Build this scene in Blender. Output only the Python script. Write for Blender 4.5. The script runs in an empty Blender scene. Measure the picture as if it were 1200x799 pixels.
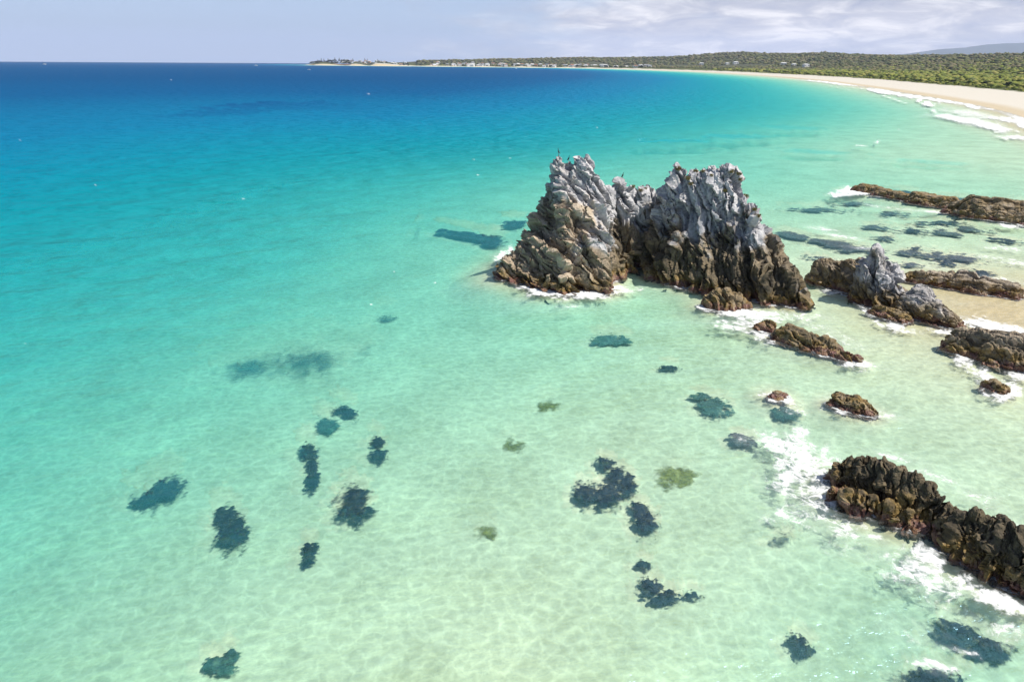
import bpy, bmesh, math, random
import numpy as np
from mathutils import Vector

random.seed(7)
rng = np.random.default_rng(7)
S = bpy.context.scene
COL = S.collection

# ------------------------------------------------------------------ camera
F_PX, CAM_H, PITCH, ROLL = 800.0, 30.0, math.radians(22.17), math.radians(0.40)
cd = bpy.data.cameras.new('camera')
cd.sensor_width = 36.0
cd.lens = 24.0
cd.clip_start = 0.5
cd.clip_end = 80000.0
cam = bpy.data.objects.new('camera', cd)
COL.objects.link(cam)
cam.location = (0, 0, CAM_H)
from mathutils import Matrix
cam.rotation_euler = (Matrix.Rotation(math.pi / 2 - PITCH, 4, 'X') @ Matrix.Rotation(ROLL, 4, 'Z')).to_euler()
S.camera = cam

# ------------------------------------------------------------------ sky, sun, exposure
SUN_DIR = Vector((0.68, -0.14, 1.0)).normalized()          # towards the sun
SUN_EL = math.asin(SUN_DIR.z)
SUN_AZ = math.atan2(SUN_DIR.x, SUN_DIR.y)                    # clockwise from +Y
W = bpy.data.worlds.new('World')
S.world = W
W.use_nodes = True
SKY_STRENGTH = 0.075
sd = bpy.data.lights.new('sun', 'SUN')
sd.energy = 5.0
sd.angle = math.radians(0.53)
sd.color = (1.0, 0.955, 0.88)
sun = bpy.data.objects.new('sun', sd)
COL.objects.link(sun)
sun.location = SUN_DIR * 400
sun.rotation_euler = SUN_DIR.to_track_quat('Z', 'Y').to_euler()
S.view_settings.view_transform = 'Standard'
S.view_settings.look = 'None'
S.view_settings.gamma = 1.0
S.view_settings.exposure = 0.33
S.view_settings.use_curve_mapping = False
S.render.engine = 'CYCLES'
S.cycles.use_denoising = True
S.cycles.max_bounces = 4
S.cycles.use_adaptive_sampling = True
S.cycles.adaptive_threshold = 0.02
S.cycles.diffuse_bounces = 2
S.cycles.glossy_bounces = 2
S.cycles.transparent_max_bounces = 12
S.cycles.volume_bounces = 0
S.cycles.caustics_reflective = False
S.cycles.caustics_refractive = False


class NT:
    """small node-tree writer"""
    def __init__(s, tree):
        s.t = tree
        tree.nodes.clear()

    def n(s, kind, ins=None, **kw):
        nd = s.t.nodes.new(kind)
        for k, v in kw.items():
            setattr(nd, k, v)
        for k, v in (ins or {}).items():
            sock = nd.inputs[k]
            if hasattr(v, 'is_linked') or isinstance(v, bpy.types.NodeSocket):
                s.t.links.new(v, sock)
            else:
                sock.default_value = v
        return nd

    def m(s, op, a, b=None, c=None, clamp=False):
        ins = {0: a}
        if b is not None: ins[1] = b
        if c is not None: ins[2] = c
        return s.n('ShaderNodeMath', ins, operation=op, use_clamp=clamp).outputs[0]

    def vm(s, op, a, b=None, out=0):
        ins = {0: a}
        if b is not None: ins[1] = b
        return s.n('ShaderNodeVectorMath', ins, operation=op).outputs[out]

    def mixc(s, f, a, b, blend='MIX'):
        nd = s.n('ShaderNodeMix', data_type='RGBA', blend_type=blend)
        nd.inputs[0].default_value = 1.0
        for i, v in ((0, f), (6, a), (7, b)):
            if isinstance(v, bpy.types.NodeSocket): s.t.links.new(v, nd.inputs[i])
            else: nd.inputs[i].default_value = v if not (isinstance(v, tuple) and len(v) == 3) else (*v, 1)
        return nd.outputs[2]

    def smooth(s, v, lo, hi, a=0.0, b=1.0):
        nd = s.n('ShaderNodeMapRange', {0: v, 1: lo, 2: hi, 3: a, 4: b}, interpolation_type='SMOOTHSTEP')
        return nd.outputs[0]

    def noise(s, vec, scale, detail=3.0, rough=0.55, dist=0.0, out=0):
        return s.n('ShaderNodeTexNoise', {'Vector': vec, 'Scale': scale, 'Detail': detail, 'Roughness': rough,
                                         'Distortion': dist}).outputs[out]

    def ramp(s, fac, stops, interp='LINEAR'):
        nd = s.n('ShaderNodeValToRGB', {0: fac})
        cr = nd.color_ramp
        cr.interpolation = interp
        while len(cr.elements) < len(stops): cr.elements.new(0.5)
        for e, (p, c) in zip(cr.elements, stops):
            e.position = p
            e.color = (*c, 1) if len(c) == 3 else c
        return nd.outputs[0]

    def attr(s, name, out=2):
        return s.n('ShaderNodeAttribute', attribute_name=name).outputs[out]

    def link(s, a, b): s.t.links.new(a, b)


def lin(r, g, b):
    f = lambda c: (c / 255 / 12.92) if c / 255 <= 0.04045 else ((c / 255 + 0.055) / 1.055) ** 2.4
    return (f(r), f(g), f(b))


def build_world():
    t = NT(W.node_tree)
    sky = t.n('ShaderNodeTexSky', sky_type='NISHITA', sun_disc=False, sun_elevation=SUN_EL,
              sun_rotation=SUN_AZ, altitude=0.0, air_density=1.0, dust_density=0.0, ozone_density=3.0)
    co = t.n('ShaderNodeTexCoord').outputs['Generated']
    sep = t.n('ShaderNodeSeparateXYZ', {0: co})
    az = t.m('ARCTAN2', sep.outputs[0], sep.outputs[1])
    el = sep.outputs[2]
    # cloud banks over the land side (clear over the open sea), stretched along the horizon
    v = t.n('ShaderNodeCombineXYZ', {0: t.m('MULTIPLY', sep.outputs[0], 8.0), 1: t.m('MULTIPLY', sep.outputs[1], 8.0),
                                     2: t.m('MULTIPLY', el, 36.0)}).outputs[0]
    big = t.noise(v, 0.55, 5.0, 0.55, 0.3)
    fine = t.noise(v, 1.7, 6.0, 0.6, 0.5)
    land = t.smooth(t.m('ADD', t.m('ABSOLUTE', t.m('SUBTRACT', az, 1.35)), t.m('MULTIPLY', big, 0.9)), 1.95, 1.62)
    low = t.smooth(el, 0.16, 0.05)
    cov = t.m('MULTIPLY', land, t.smooth(t.m('ADD', big, t.m('MULTIPLY', low, 0.25)), 0.36, 0.52))
    ccol = t.ramp(t.m('ADD', t.m('MULTIPLY', fine, 0.8), t.m('MULTIPLY', big, 0.3)),
                  [(0.42, (5.6, 5.9, 7.3)), (0.55, (8.0, 8.0, 8.7)), (0.68, (13.0, 12.7, 12.6))])
    ccol = t.mixc(1.0, ccol, t.mixc(t.smooth(el, 0.09, 0.015), (0.92, 0.92, 0.95), (1.34, 1.26, 1.16)), 'MULTIPLY')
    base = t.mixc(t.smooth(el, 0.30, -0.02, 0.0, 0.85), sky.outputs[0], (5.9, 7.6, 11.0))
    col = t.mixc(t.m('MULTIPLY', cov, 0.9), base, ccol)
    bg = t.n('ShaderNodeBackground', {0: col, 1: SKY_STRENGTH})
    out = t.n('ShaderNodeOutputWorld')
    t.link(bg.outputs[0], out.inputs[0])


build_world()

# ------------------------------------------------------------------ surveying helpers (image point -> place on the curved sea)
R_EARTH = 7.4e6


def ray(px, py):
    u, v = px - 600.0, 399.5 - py
    c, s = math.cos(ROLL), math.sin(ROLL)
    u, v = u * c - v * s, u * s + v * c
    cp, sp = math.cos(PITCH), math.sin(PITCH)
    return np.array([u, F_PX * cp + v * sp, -F_PX * sp + v * cp])


def ground(px, py, z=0.0):
    d = ray(px, py)
    zz = z
    for _ in range(12):
        t = (zz - CAM_H) / d[2]
        if t <= 0 or t * d[1] > 40000: t = 40000 / d[1]
        x, y = d[0] * t, d[1] * t
        zz = z - (x * x + y * y) / (2 * R_EARTH)
    return np.array([x, y])


def at_depth(px, py, Y):
    d = ray(px, py)
    t = Y / d[1]
    return np.array([d[0] * t, Y, CAM_H + d[2] * t])


def curve(x, y):
    return -(x * x + y * y) / (2 * R_EARTH)


# ------------------------------------------------------------------ numpy noise
def _hash(i, j, k, seed):
    h = (i.astype(np.int64) * 374761393 + j.astype(np.int64) * 668265263 + k.astype(np.int64) * 2147483647 + seed * 974634777) & 0xFFFFFFFF
    h = ((h ^ (h >> 13)) * 1274126177) & 0xFFFFFFFF
    h = ((h ^ (h >> 16)) * 2246822519) & 0xFFFFFFFF
    return (h ^ (h >> 15)) & 0xFFFFFFFF


def vnoise(x, y, z=None, seed=0):
    """value-gradient noise, about -1..1"""
    if z is None: z = np.zeros_like(x)
    xi, yi, zi = np.floor(x), np.floor(y), np.floor(z)
    fx, fy, fz = x - xi, y - yi, z - zi
    u, v, w = (f * f * f * (f * (f * 6 - 15) + 10) for f in (fx, fy, fz))
    res = 0
    for a in (0, 1):
        for b in (0, 1):
            for c in (0, 1):
                h = _hash(xi + a, yi + b, zi + c, seed)
                gx = (h & 1023) / 511.5 - 1; gy = ((h >> 10) & 1023) / 511.5 - 1; gz = ((h >> 20) & 1023) / 511.5 - 1
                dot = gx * (fx - a) + gy * (fy - b) + gz * (fz - c)
                wgt = (u if a else 1 - u) * (v if b else 1 - v) * (w if c else 1 - w)
                res = res + dot * wgt
    return res * 1.3


def fbm(x, y, z=None, octv=4, seed=0, gain=0.5, lac=2.03):
    if z is None: z = np.zeros_like(x)
    a, s, f = 1.0, 0.0, 1.0
    for o in range(octv):
        s = s + a * vnoise(x * f, y * f, z * f, seed + o * 17)
        a *= gain; f *= lac
    return s


def ridged(x, y, z=None, octv=4, seed=0, gain=0.55):
    if z is None: z = np.zeros_like(x)
    a, s, f = 1.0, 0.0, 1.0
    for o in range(octv):
        s = s + a * (1 - 2 * np.abs(vnoise(x * f, y * f, z * f, seed + o * 13)))
        a *= gain; f *= 2.1
    return s


def voronoi(x, y, z, seed=0):
    """F1, F2, a random value of the nearest cell, and a random tilted plane of that cell (flat facets)"""
    xi, yi, zi = np.floor(x), np.floor(y), np.floor(z)
    f1 = np.full(x.shape, 9.0); f2 = np.full(x.shape, 9.0); idv = np.zeros(x.shape); fac = np.zeros(x.shape)
    for a in (-1, 0, 1):
        for b in (-1, 0, 1):
            for c in (-1, 0, 1):
                h = _hash(xi + a, yi + b, zi + c, seed)
                dx = x - (xi + a + (h & 1023) / 1023); dy = y - (yi + b + ((h >> 10) & 1023) / 1023); dz = z - (zi + c + ((h >> 20) & 1023) / 1023)
                d = np.sqrt(dx * dx + dy * dy + dz * dz)
                n = d < f1
                f2 = np.where(n, f1, np.minimum(f2, d))
                idv = np.where(n, ((h >> 5) & 4095) / 4095.0, idv)
                pl = dx * (((h >> 3) & 255) / 127.5 - 1) + dy * (((h >> 12) & 255) / 127.5 - 1) + dz * (((h >> 22) & 255) / 127.5 - 1)
                fac = np.where(n, pl, fac)
                f1 = np.where(n, d, f1)
    return f1, f2, idv, fac


def sstep(a, b, x):
    t = np.clip((x - a) / (b - a), 0, 1)
    return t * t * (3 - 2 * t)


# ------------------------------------------------------------------ mesh helpers
def link(o, parent=None):
    COL.objects.link(o)
    if parent is not None: o.parent = parent
    return o


def tag(o, label=None, cat=None, group=None, kind=None):
    if label: o['label'] = label
    if cat: o['category'] = cat
    if group: o['group'] = group
    if kind: o['kind'] = kind
    return o


def np_mesh(name, verts, faces, smooth=False):
    """faces: (n,3) or (n,4) int array"""
    me = bpy.data.meshes.new(name)
    verts = np.ascontiguousarray(verts, dtype=np.float32)
    faces = np.ascontiguousarray(faces, dtype=np.int32)
    k = faces.shape[1]
    me.vertices.add(len(verts)); me.vertices.foreach_set('co', verts.ravel())
    me.loops.add(faces.size); me.loops.foreach_set('vertex_index', faces.ravel())
    me.polygons.add(len(faces)); me.polygons.foreach_set('loop_start', np.arange(0, faces.size, k, dtype=np.int32))
    if smooth: me.polygons.foreach_set('use_smooth', np.ones(len(faces), dtype=bool))
    me.update(calc_edges=True)
    return me


def add_attr(me, name, vals):
    a = me.attributes.new(name, 'FLOAT', 'POINT')
    a.data.foreach_set('value', np.ascontiguousarray(vals, dtype=np.float32))


def add_col(me, name, vals):
    a = me.attributes.new(name, 'FLOAT_COLOR', 'POINT')
    v = np.ones((len(vals), 4), dtype=np.float32); v[:, :3] = vals
    a.data.foreach_set('color', v.ravel())


def grid_faces(nu, nv, off=0):
    i = np.arange(nu - 1)[:, None] * nv + np.arange(nv - 1)[None, :]
    i = i.ravel() + off
    return np.stack([i, i + nv, i + nv + 1, i + 1], 1)


def new_mat(name):
    m = bpy.data.materials.new(name)
    m.use_nodes = True
    return m, NT(m.node_tree)


def finish(t, bsdf, vol=None):
    o = t.n('ShaderNodeOutputMaterial')
    if bsdf is not None: t.link(bsdf, o.inputs[0])
    if vol is not None: t.link(vol, o.inputs[1])


def simple_mat(name, col, rough=0.8, var=0.0, scale=2.0):
    m, t = new_mat(name)
    co = t.n('ShaderNodeTexCoord').outputs['Object']
    n = t.noise(co, scale, 4.0)
    c = t.mixc(n, tuple(x * (1 - var) for x in col), tuple(min(1, x * (1 + var)) for x in col))
    p = t.n('ShaderNodeBsdfPrincipled', {'Base Color': c, 'Roughness': rough})
    finish(t, p.outputs[0])
    return m


# ================================================================== THE LIE OF THE LAND
# shoreline (land on the right when walking along it from behind the camera to the far headland)
SH = [(20, -260), (44, -60), (62, 40), (71, 76), (86, 92), (122, 122), (200, 236), (286, 395)]
SH += [tuple(ground(*p)) for p in [(1200, 138), (1182, 132), (1145, 123.5), (1090, 113.7), (1039, 105.4), (965, 95), (907, 90), (833, 85.2),
                                   (760, 82.4), (707, 80.8), (655, 79.9), (550, 78.7), (470, 77.9), (437, 77.6), (400, 77.1), (367, 76.8), (359, 76.4)]]
tip = SH[-1]
SH += [(tip[0] - 40, tip[1] + 260), (tip[0] + 250, tip[1] + 700), (tip[0] + 1300, tip[1] + 1500), (500, 9500), (2500, 30000)]
SH = np.array(SH)


def shore_dist(x, y):
    """signed distance to the shoreline, positive inland"""
    x = np.asarray(x, float); y = np.asarray(y, float)
    best = np.full(x.shape, 1e12)
    inside = np.zeros(x.shape, bool)
    poly = np.vstack([SH, [(60000, 30000), (60000, -260)]])
    n = len(poly)
    for i in range(n):
        a, b = poly[i], poly[(i + 1) % n]
        if i < len(SH) - 1:
            e = b - a
            t = np.clip(((x - a[0]) * e[0] + (y - a[1]) * e[1]) / (e @ e), 0, 1)
            best = np.minimum(best, (x - a[0] - t * e[0]) ** 2 + (y - a[1] - t * e[1]) ** 2)
        cr = ((a[1] > y) != (b[1] > y))
        with np.errstate(divide='ignore', invalid='ignore'):
            xx = a[0] + (y - a[1]) * (b[0] - a[0]) / (b[1] - a[1] if b[1] != a[1] else 1e-9)
        inside ^= cr & (x < xx)
    return np.sqrt(best) * np.where(inside, 1, -1)


# soundings: (image point, metres of water)
SOUND = [(600, 770, .95), (300, 770, 1.3), (20, 780, 1.9), (900, 770, 1.25), (1180, 780, 1.5), (600, 620, 1.2), (300, 620, 1.75), (30, 620, 2.7), (900, 640, 1.1),
         (1060, 720, 1.5), (1180, 620, .95), (560, 500, 1.6), (300, 480, 2.5), (20, 480, 3.5), (750, 500, 1.2), (900, 480, 1.2), (1050, 480, .95), (1180, 500, .9),
         (300, 380, 3.3), (30, 360, 4.9), (520, 380, 2.4), (680, 400, 1.9), (900, 440, 1.1), (1030, 420, .75), (1150, 395, .42), (1160, 362, .08), (1190, 375, .1), (1110, 350, .2),
         (1180, 320, .45), (300, 290, 4.6), (20, 260, 6.8), (480, 290, 3.0), (560, 300, 2.6), (760, 312, 2.0), (990, 380, .7), (950, 310, .8), (1080, 300, .8), (1190, 285, .9), (950, 260, 1.5), (1080, 215, 1.7),
         (1190, 220, 1.5), (20, 190, 10), (300, 220, 5.8), (450, 220, 4.6), (600, 215, 3.4), (740, 190, 3.4), (900, 200, 2.6), (1000, 180, 1.7), (1100, 185, 1.3), (1190, 185, 1.0),
         (300, 160, 9.5), (600, 160, 7.6), (740, 150, 6.2), (880, 150, 3.8), (1000, 140, 2.8), (1080, 140, 1.6), (1150, 150, 1.2), (20, 130, 16), (300, 130, 13.5), (600, 128, 12.5), (750, 122, 13), (880, 118, 7), (980, 112, 3.4), (1040, 113, 2.0),
         (20, 100, 24), (300, 105, 21), (600, 105, 21), (760, 100, 22), (860, 98, 12), (930, 98, 5), (500, 90, 32), (700, 90, 22), (800, 91, 16), (100, 80, 40), (400, 80, 36), (640, 83, 28)]
_sp = np.array([ground(a, b) for a, b, c in SOUND])
_sk = np.stack([np.log(np.hypot(_sp[:, 0], _sp[:, 1])) * 1.6, np.arctan2(_sp[:, 0], _sp[:, 1]) * 2.2], 1)
_sv = np.log(np.array([s[2] for s in SOUND]) + 0.15)
_K = np.hypot(_sk[:, None, 0] - _sk[None, :, 0], _sk[:, None, 1] - _sk[None, :, 1]) - 0.03 * np.eye(len(_sk))
_sw = np.linalg.solve(_K, _sv - _sv.mean())


def patch_frame(cx, cy, rx, ry, ang=0.0):
    """centre and two half-axes on the ground of an oval seen at an image point"""
    a = math.radians(ang)
    c = ground(cx, cy)
    e = [ground(cx + rx * math.cos(a) * s, cy + rx * math.sin(a) * s) for s in (1, -1)]
    f = [ground(cx - ry * math.sin(a) * s, cy + ry * math.cos(a) * s) for s in (1, -1)]
    return c, (e[0] - e[1]) / 2, (f[0] - f[1]) / 2


_TR = [(330, 124, 80, 4.5, -1, .8), (260, 132, 60, 4, -3, .6), (420, 127, 70, 4, 1, .8), (452, 136, 28, 4, 3, .9), (580, 127, 34, 4, 2, .9), (640, 118, 50, 4, 1, .8), (700, 112, 80, 6, 1, 1.0),
       (690, 124, 30, 3, 0, .8), (621, 150, 14, 3, 0, 1.2), (740, 117, 50, 4, 2, .8), (820, 106, 40, 3, 3, .5), (930, 150, 40, 2.5, 3, .35), (800, 165, 60, 3, 0, .25), (870, 160, 60, 3, 0, .25), (1090, 190, 60, 3, 3, .35), (960, 178, 60, 3, 3, .3)]
TRENCH = [patch_frame(*q[:5]) for q in _TR]
TR_AMT = [q[5] * (3.4 if 550 < q[0] < 780 else 2.2) for q in _TR]


def sea_depth(x, y):
    """plain depth of the sandy bottom, interpolated between the soundings"""
    x = np.atleast_1d(np.asarray(x, float)); y = np.atleast_1d(np.asarray(y, float))
    r = np.maximum(np.hypot(x, y), 14.0)
    a = np.clip(np.arctan2(x, y), -0.95, 1.1)
    k0, k1 = np.log(r) * 1.6, a * 2.2
    v = np.full(x.shape, _sv.mean())
    for q, w in zip(_sk, _sw):
        v += w * np.sqrt((k0 - q[0]) ** 2 + (k1 - q[1]) ** 2 + 0.002)
    d = np.clip(np.exp(v) - 0.15, 0.02, 45)
    for k, f in enumerate(TRENCH):                      # made-up hollows that darken the water in place of reef streaks
        c, u, w = f
        ext = (np.abs(u) + np.abs(w)) * 2
        q = np.where((np.abs(x - c[0]) < ext[0]) & (np.abs(y - c[1]) < ext[1]))
        if len(q[0]):
            det = u[0] * w[1] - u[1] * w[0]
            dx, dy = x[q] - c[0], y[q] - c[1]
            a, b = (dx * w[1] - dy * w[0]) / det, (dy * u[0] - dx * u[1]) / det
            r = np.hypot(a, b) + 0.65 * fbm(a * 2.6 + k * 7.3, b * 1.3, octv=3, seed=41)
            d[q] = d[q] * (1 + TR_AMT[k] * sstep(1.15, 0.2, r))
    return d


# ================================================================== ROCKS
def tents(x, y, T):
    """height of a union of ridges. each: x1,y1,z1, x2,y2,z2, slope on the near side, slope on the far side, slope past the ends, half-width of top"""
    h = np.full(x.shape, -60.0)
    for (x1, y1, z1, x2, y2, z2, sf, sb, se, w) in T:
        ex, ey = x2 - x1, y2 - y1
        L2 = ex * ex + ey * ey + 1e-9
        L = math.sqrt(L2)
        tr = ((x - x1) * ex + (y - y1) * ey) / L2
        t = np.clip(tr, 0, 1)
        dx, dy = x - x1 - t * ex, y - y1 - t * ey
        cx, cy = x - x1 - tr * ex, y - y1 - tr * ey
        dperp = np.hypot(cx, cy)
        dend = np.abs(tr - t) * L
        front = (cy < 0) if abs(ex) >= abs(ey) * 0.35 else (cx < 0)
        sl = np.where(front, sf, sb)
        dp = np.maximum(0, dperp - w)
        hh = z1 + (z2 - z1) * t - np.sqrt((sl * dp) ** 2 + (se * dend) ** 2)
        h = np.maximum(h, hh)
    return h


ROCK_H = []      # (bounds, height function) of everything that stands in the water, for foam and depth


def make_rock(name, T, step, mat, n=(0.75, 0.25, 0.6), blade=0.5, chunk=0.35, warp=0.8, seed=1, zb=-2.5, crest=0.0,
              fr=1.0, zones=None, parent=None, sink=0.0, n_b=None, blend=None, macro=0.5, damp=0.4, el=0.5, gold=0.0, black=0.0):
    """T ridges -> height field -> closed voxel skin -> bedding planes and chips pushed out along the normals"""
    def frame(n):
        n = np.array(n) / np.linalg.norm(n)
        t1 = np.cross(n, (0.1, 1.0, 0.05)); t1 /= np.linalg.norm(t1)
        return n, t1, np.cross(n, t1)
    n, t1, t2 = frame(n)
    xs = [v for r in T for v in (r[0], r[3])]; ys = [v for r in T for v in (r[1], r[4])]
    hm = max(max(r[2], r[5]) for r in T)
    pad = (hm - zb) / min(min(r[6], r[7], r[8]) for r in T) + 1.0
    pad = min(pad, 18)
    x0, x1, y0, y1 = min(xs) - pad, max(xs) + pad, min(ys) - pad, max(ys) + pad

    def hfun(x, y):
        wx = x + warp * fbm(x * 0.22 * fr, y * 0.22 * fr, seed=seed, octv=3) + 0.35 * warp * fbm(x * 0.9 * fr, y * 0.9 * fr, seed=seed + 5, octv=2)
        wy = y + warp * fbm(x * 0.22 * fr + 31, y * 0.22 * fr, seed=seed + 3, octv=3) + 0.35 * warp * fbm(x * 0.9 * fr, y * 0.9 * fr + 9, seed=seed + 8, octv=2)
        h = tents(wx, wy, T)
        for k, (fn, wgt) in enumerate([(n, 1.0)] if n_b is None else [(n, None), (frame(n_b)[0], None)]):
            q = fn[0] * x + fn[1] * y + fn[2] * np.maximum(h, -1)
            o = fn[1] * x - fn[0] * y
            g = macro * (0.65 * ridged(q * 0.33 * fr, o * (0.05 + .1 * k) * fr, h * (0.03 + .14 * k), seed=seed + 40, octv=2) + 0.5 * ridged(q * 0.8 * fr, o * (0.12 + .2 * k) * fr, h * (0.06 + .3 * k), seed=seed + 43, octv=2)) * (1 - .35 * k)
            g = g + crest * np.clip(h / max(hm, 1), 0, 1) ** 2 * ridged(q * 0.5 * fr, o * 0.3 * fr, seed=seed + 46, octv=3)
            if wgt is None:
                wb = blend(x, y)
                wgt = wb if k else 1 - wb
            hadd = g * wgt if k == 0 else hadd + g * wgt
        h = h + hadd * sstep(-2.0, 1.5, h)
        h = h - sink
        return np.where(h < 0, h * 2.6, h)
    st = step * 1.2
    gx = np.arange(x0, x1 + st, st); gy = np.arange(y0, y1 + st, st)
    X, Y = np.meshgrid(gx, gy, indexing='ij')
    Hh = hfun(X, Y)
    ROCK_H.append(((x0, x1, y0, y1), hfun))
    Z = np.maximum(Hh, zb)
    nu, nv = X.shape
    top = np.stack([X.ravel(), Y.ravel(), Z.ravel()], 1)
    # keep only the cells that carry rock, close it with a floor
    keep = (np.maximum(np.maximum(Hh[:-1, :-1], Hh[1:, :-1]), np.maximum(Hh[1:, 1:], Hh[:-1, 1:])) > zb).ravel()
    ft = grid_faces(nu, nv)[keep]
    bot = top.copy(); bot[:, 2] = zb - 0.6
    fb = ft[:, ::-1] + len(top)
    ed = np.concatenate([ft[:, [0, 1]], ft[:, [1, 2]], ft[:, [2, 3]], ft[:, [3, 0]]])
    key = {}
    es = set(map(tuple, ed.tolist()))
    rim = [(a, b) for (a, b) in es if (b, a) not in es]
    off = len(top)
    fs = np.array([(b, a, a + off, b + off) for a, b in rim])
    me = np_mesh(name + '_base', np.vstack([top, bot]), np.vstack([ft, fb, fs]))
    tmp = bpy.data.objects.new('tmp', me); COL.objects.link(tmp)
    md = tmp.modifiers.new('r', 'REMESH'); md.mode = 'VOXEL'; md.voxel_size = step; md.adaptivity = 0.0
    dg = bpy.context.evaluated_depsgraph_get(); dg.update()
    ev = tmp.evaluated_get(dg).to_mesh()
    nvv = len(ev.vertices)
    P = np.empty(nvv * 3, np.float32); ev.vertices.foreach_get('co', P); P = P.reshape(-1, 3).astype(float)
    N = np.empty(nvv * 3, np.float32); ev.vertex_normals.foreach_get('vector', N); N = N.reshape(-1, 3).astype(float)
    fq = [tuple(p.vertices) for p in ev.polygons]
    bpy.data.objects.remove(tmp); bpy.data.meshes.remove(me)
    def chips(n, t1, t2):
        a, b, c = P @ n, P @ t1, P @ t2
        wv = 0.6 * fbm(P[:, 0] * .3 * fr, P[:, 1] * .3 * fr, P[:, 2] * .3 * fr, octv=2, seed=seed + 60)
        a2 = (a + wv) * fr; b2 = b * fr; c2 = c * fr
        d = blade * (0.55 * ridged(a2 * 0.55, b2 * 0.09, c2 * 0.10, 2, seed + 70)
                     + 0.45 * ridged(a2 * 1.35, b2 * 0.18, c2 * 0.2, 2, seed + 80)
                     + 0.25 * vnoise(a2 * 3.6, b2 * 0.5, c2 * 0.55, seed + 90))
        va, vb, cid, fa1 = voronoi(a2 * 0.7, b2 * 0.34 * el, c2 * 0.38 * el, seed + 100)
        _, _, cid2, fa2 = voronoi(a2 * 2.0, b2 * 1.1 * el, c2 * 1.2 * el, seed + 110)
        d += chunk * (0.9 * (cid - 0.5) + 1.4 * fa1 + 0.35 * (cid2 - 0.5) + 0.75 * fa2)
        d -= 0.55 * chunk * sstep(0.10, 0.0, vb - va)          # open joints between the blocks
        streak = 0.5 + 0.5 * np.clip(vnoise(a2 * 2.2, b2 * 0.18, c2 * 0.2, seed + 130) + 0.5 * vnoise(a2 * 5, b2 * 0.4, c2 * 0.45, seed + 131), -1, 1)
        return d, 0.6 * cid + 0.4 * cid2, streak
    d, cell, streak = chips(n, t1, t2)
    if n_b is not None:
        d_, c_, s_ = chips(*frame(n_b))
        wb = blend(P[:, 0], P[:, 1])
        d = d * (1 - wb) + d_ * wb; streak = streak * (1 - wb) + s_ * wb; cell = np.where(wb > 0.5, c_, cell)
    d += 0.12 * blade * fbm(P[:, 0] * 2.3 * fr, P[:, 1] * 2.3 * fr, P[:, 2] * 2.3 * fr, octv=2, seed=seed + 120)
    d = np.clip(d, -2.2 * (blade + chunk), 1.3 * (blade + chunk))
    d *= 1 - damp * sstep(0.72 * hm, 0.9 * hm, P[:, 2])
    P2 = P + N * d[:, None]
    m2 = bpy.data.meshes.new(name)
    m2.from_pydata(P2.tolist(), [], fq)
    m2.update()
    z1 = zones(P2) if zones else (np.zeros(nvv), np.zeros(nvv))
    add_attr(m2, 'grey', z1[0]); add_attr(m2, 'tan', z1[1]); add_attr(m2, 'gold', np.full(nvv, gold)); add_attr(m2, 'black', np.full(nvv, black))
    add_attr(m2, 'streak', streak); add_attr(m2, 'cell', cell)
    m2.materials.append(mat)
    o = bpy.data.objects.new(name, m2)
    link(o, parent)
    return o, P2


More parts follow.
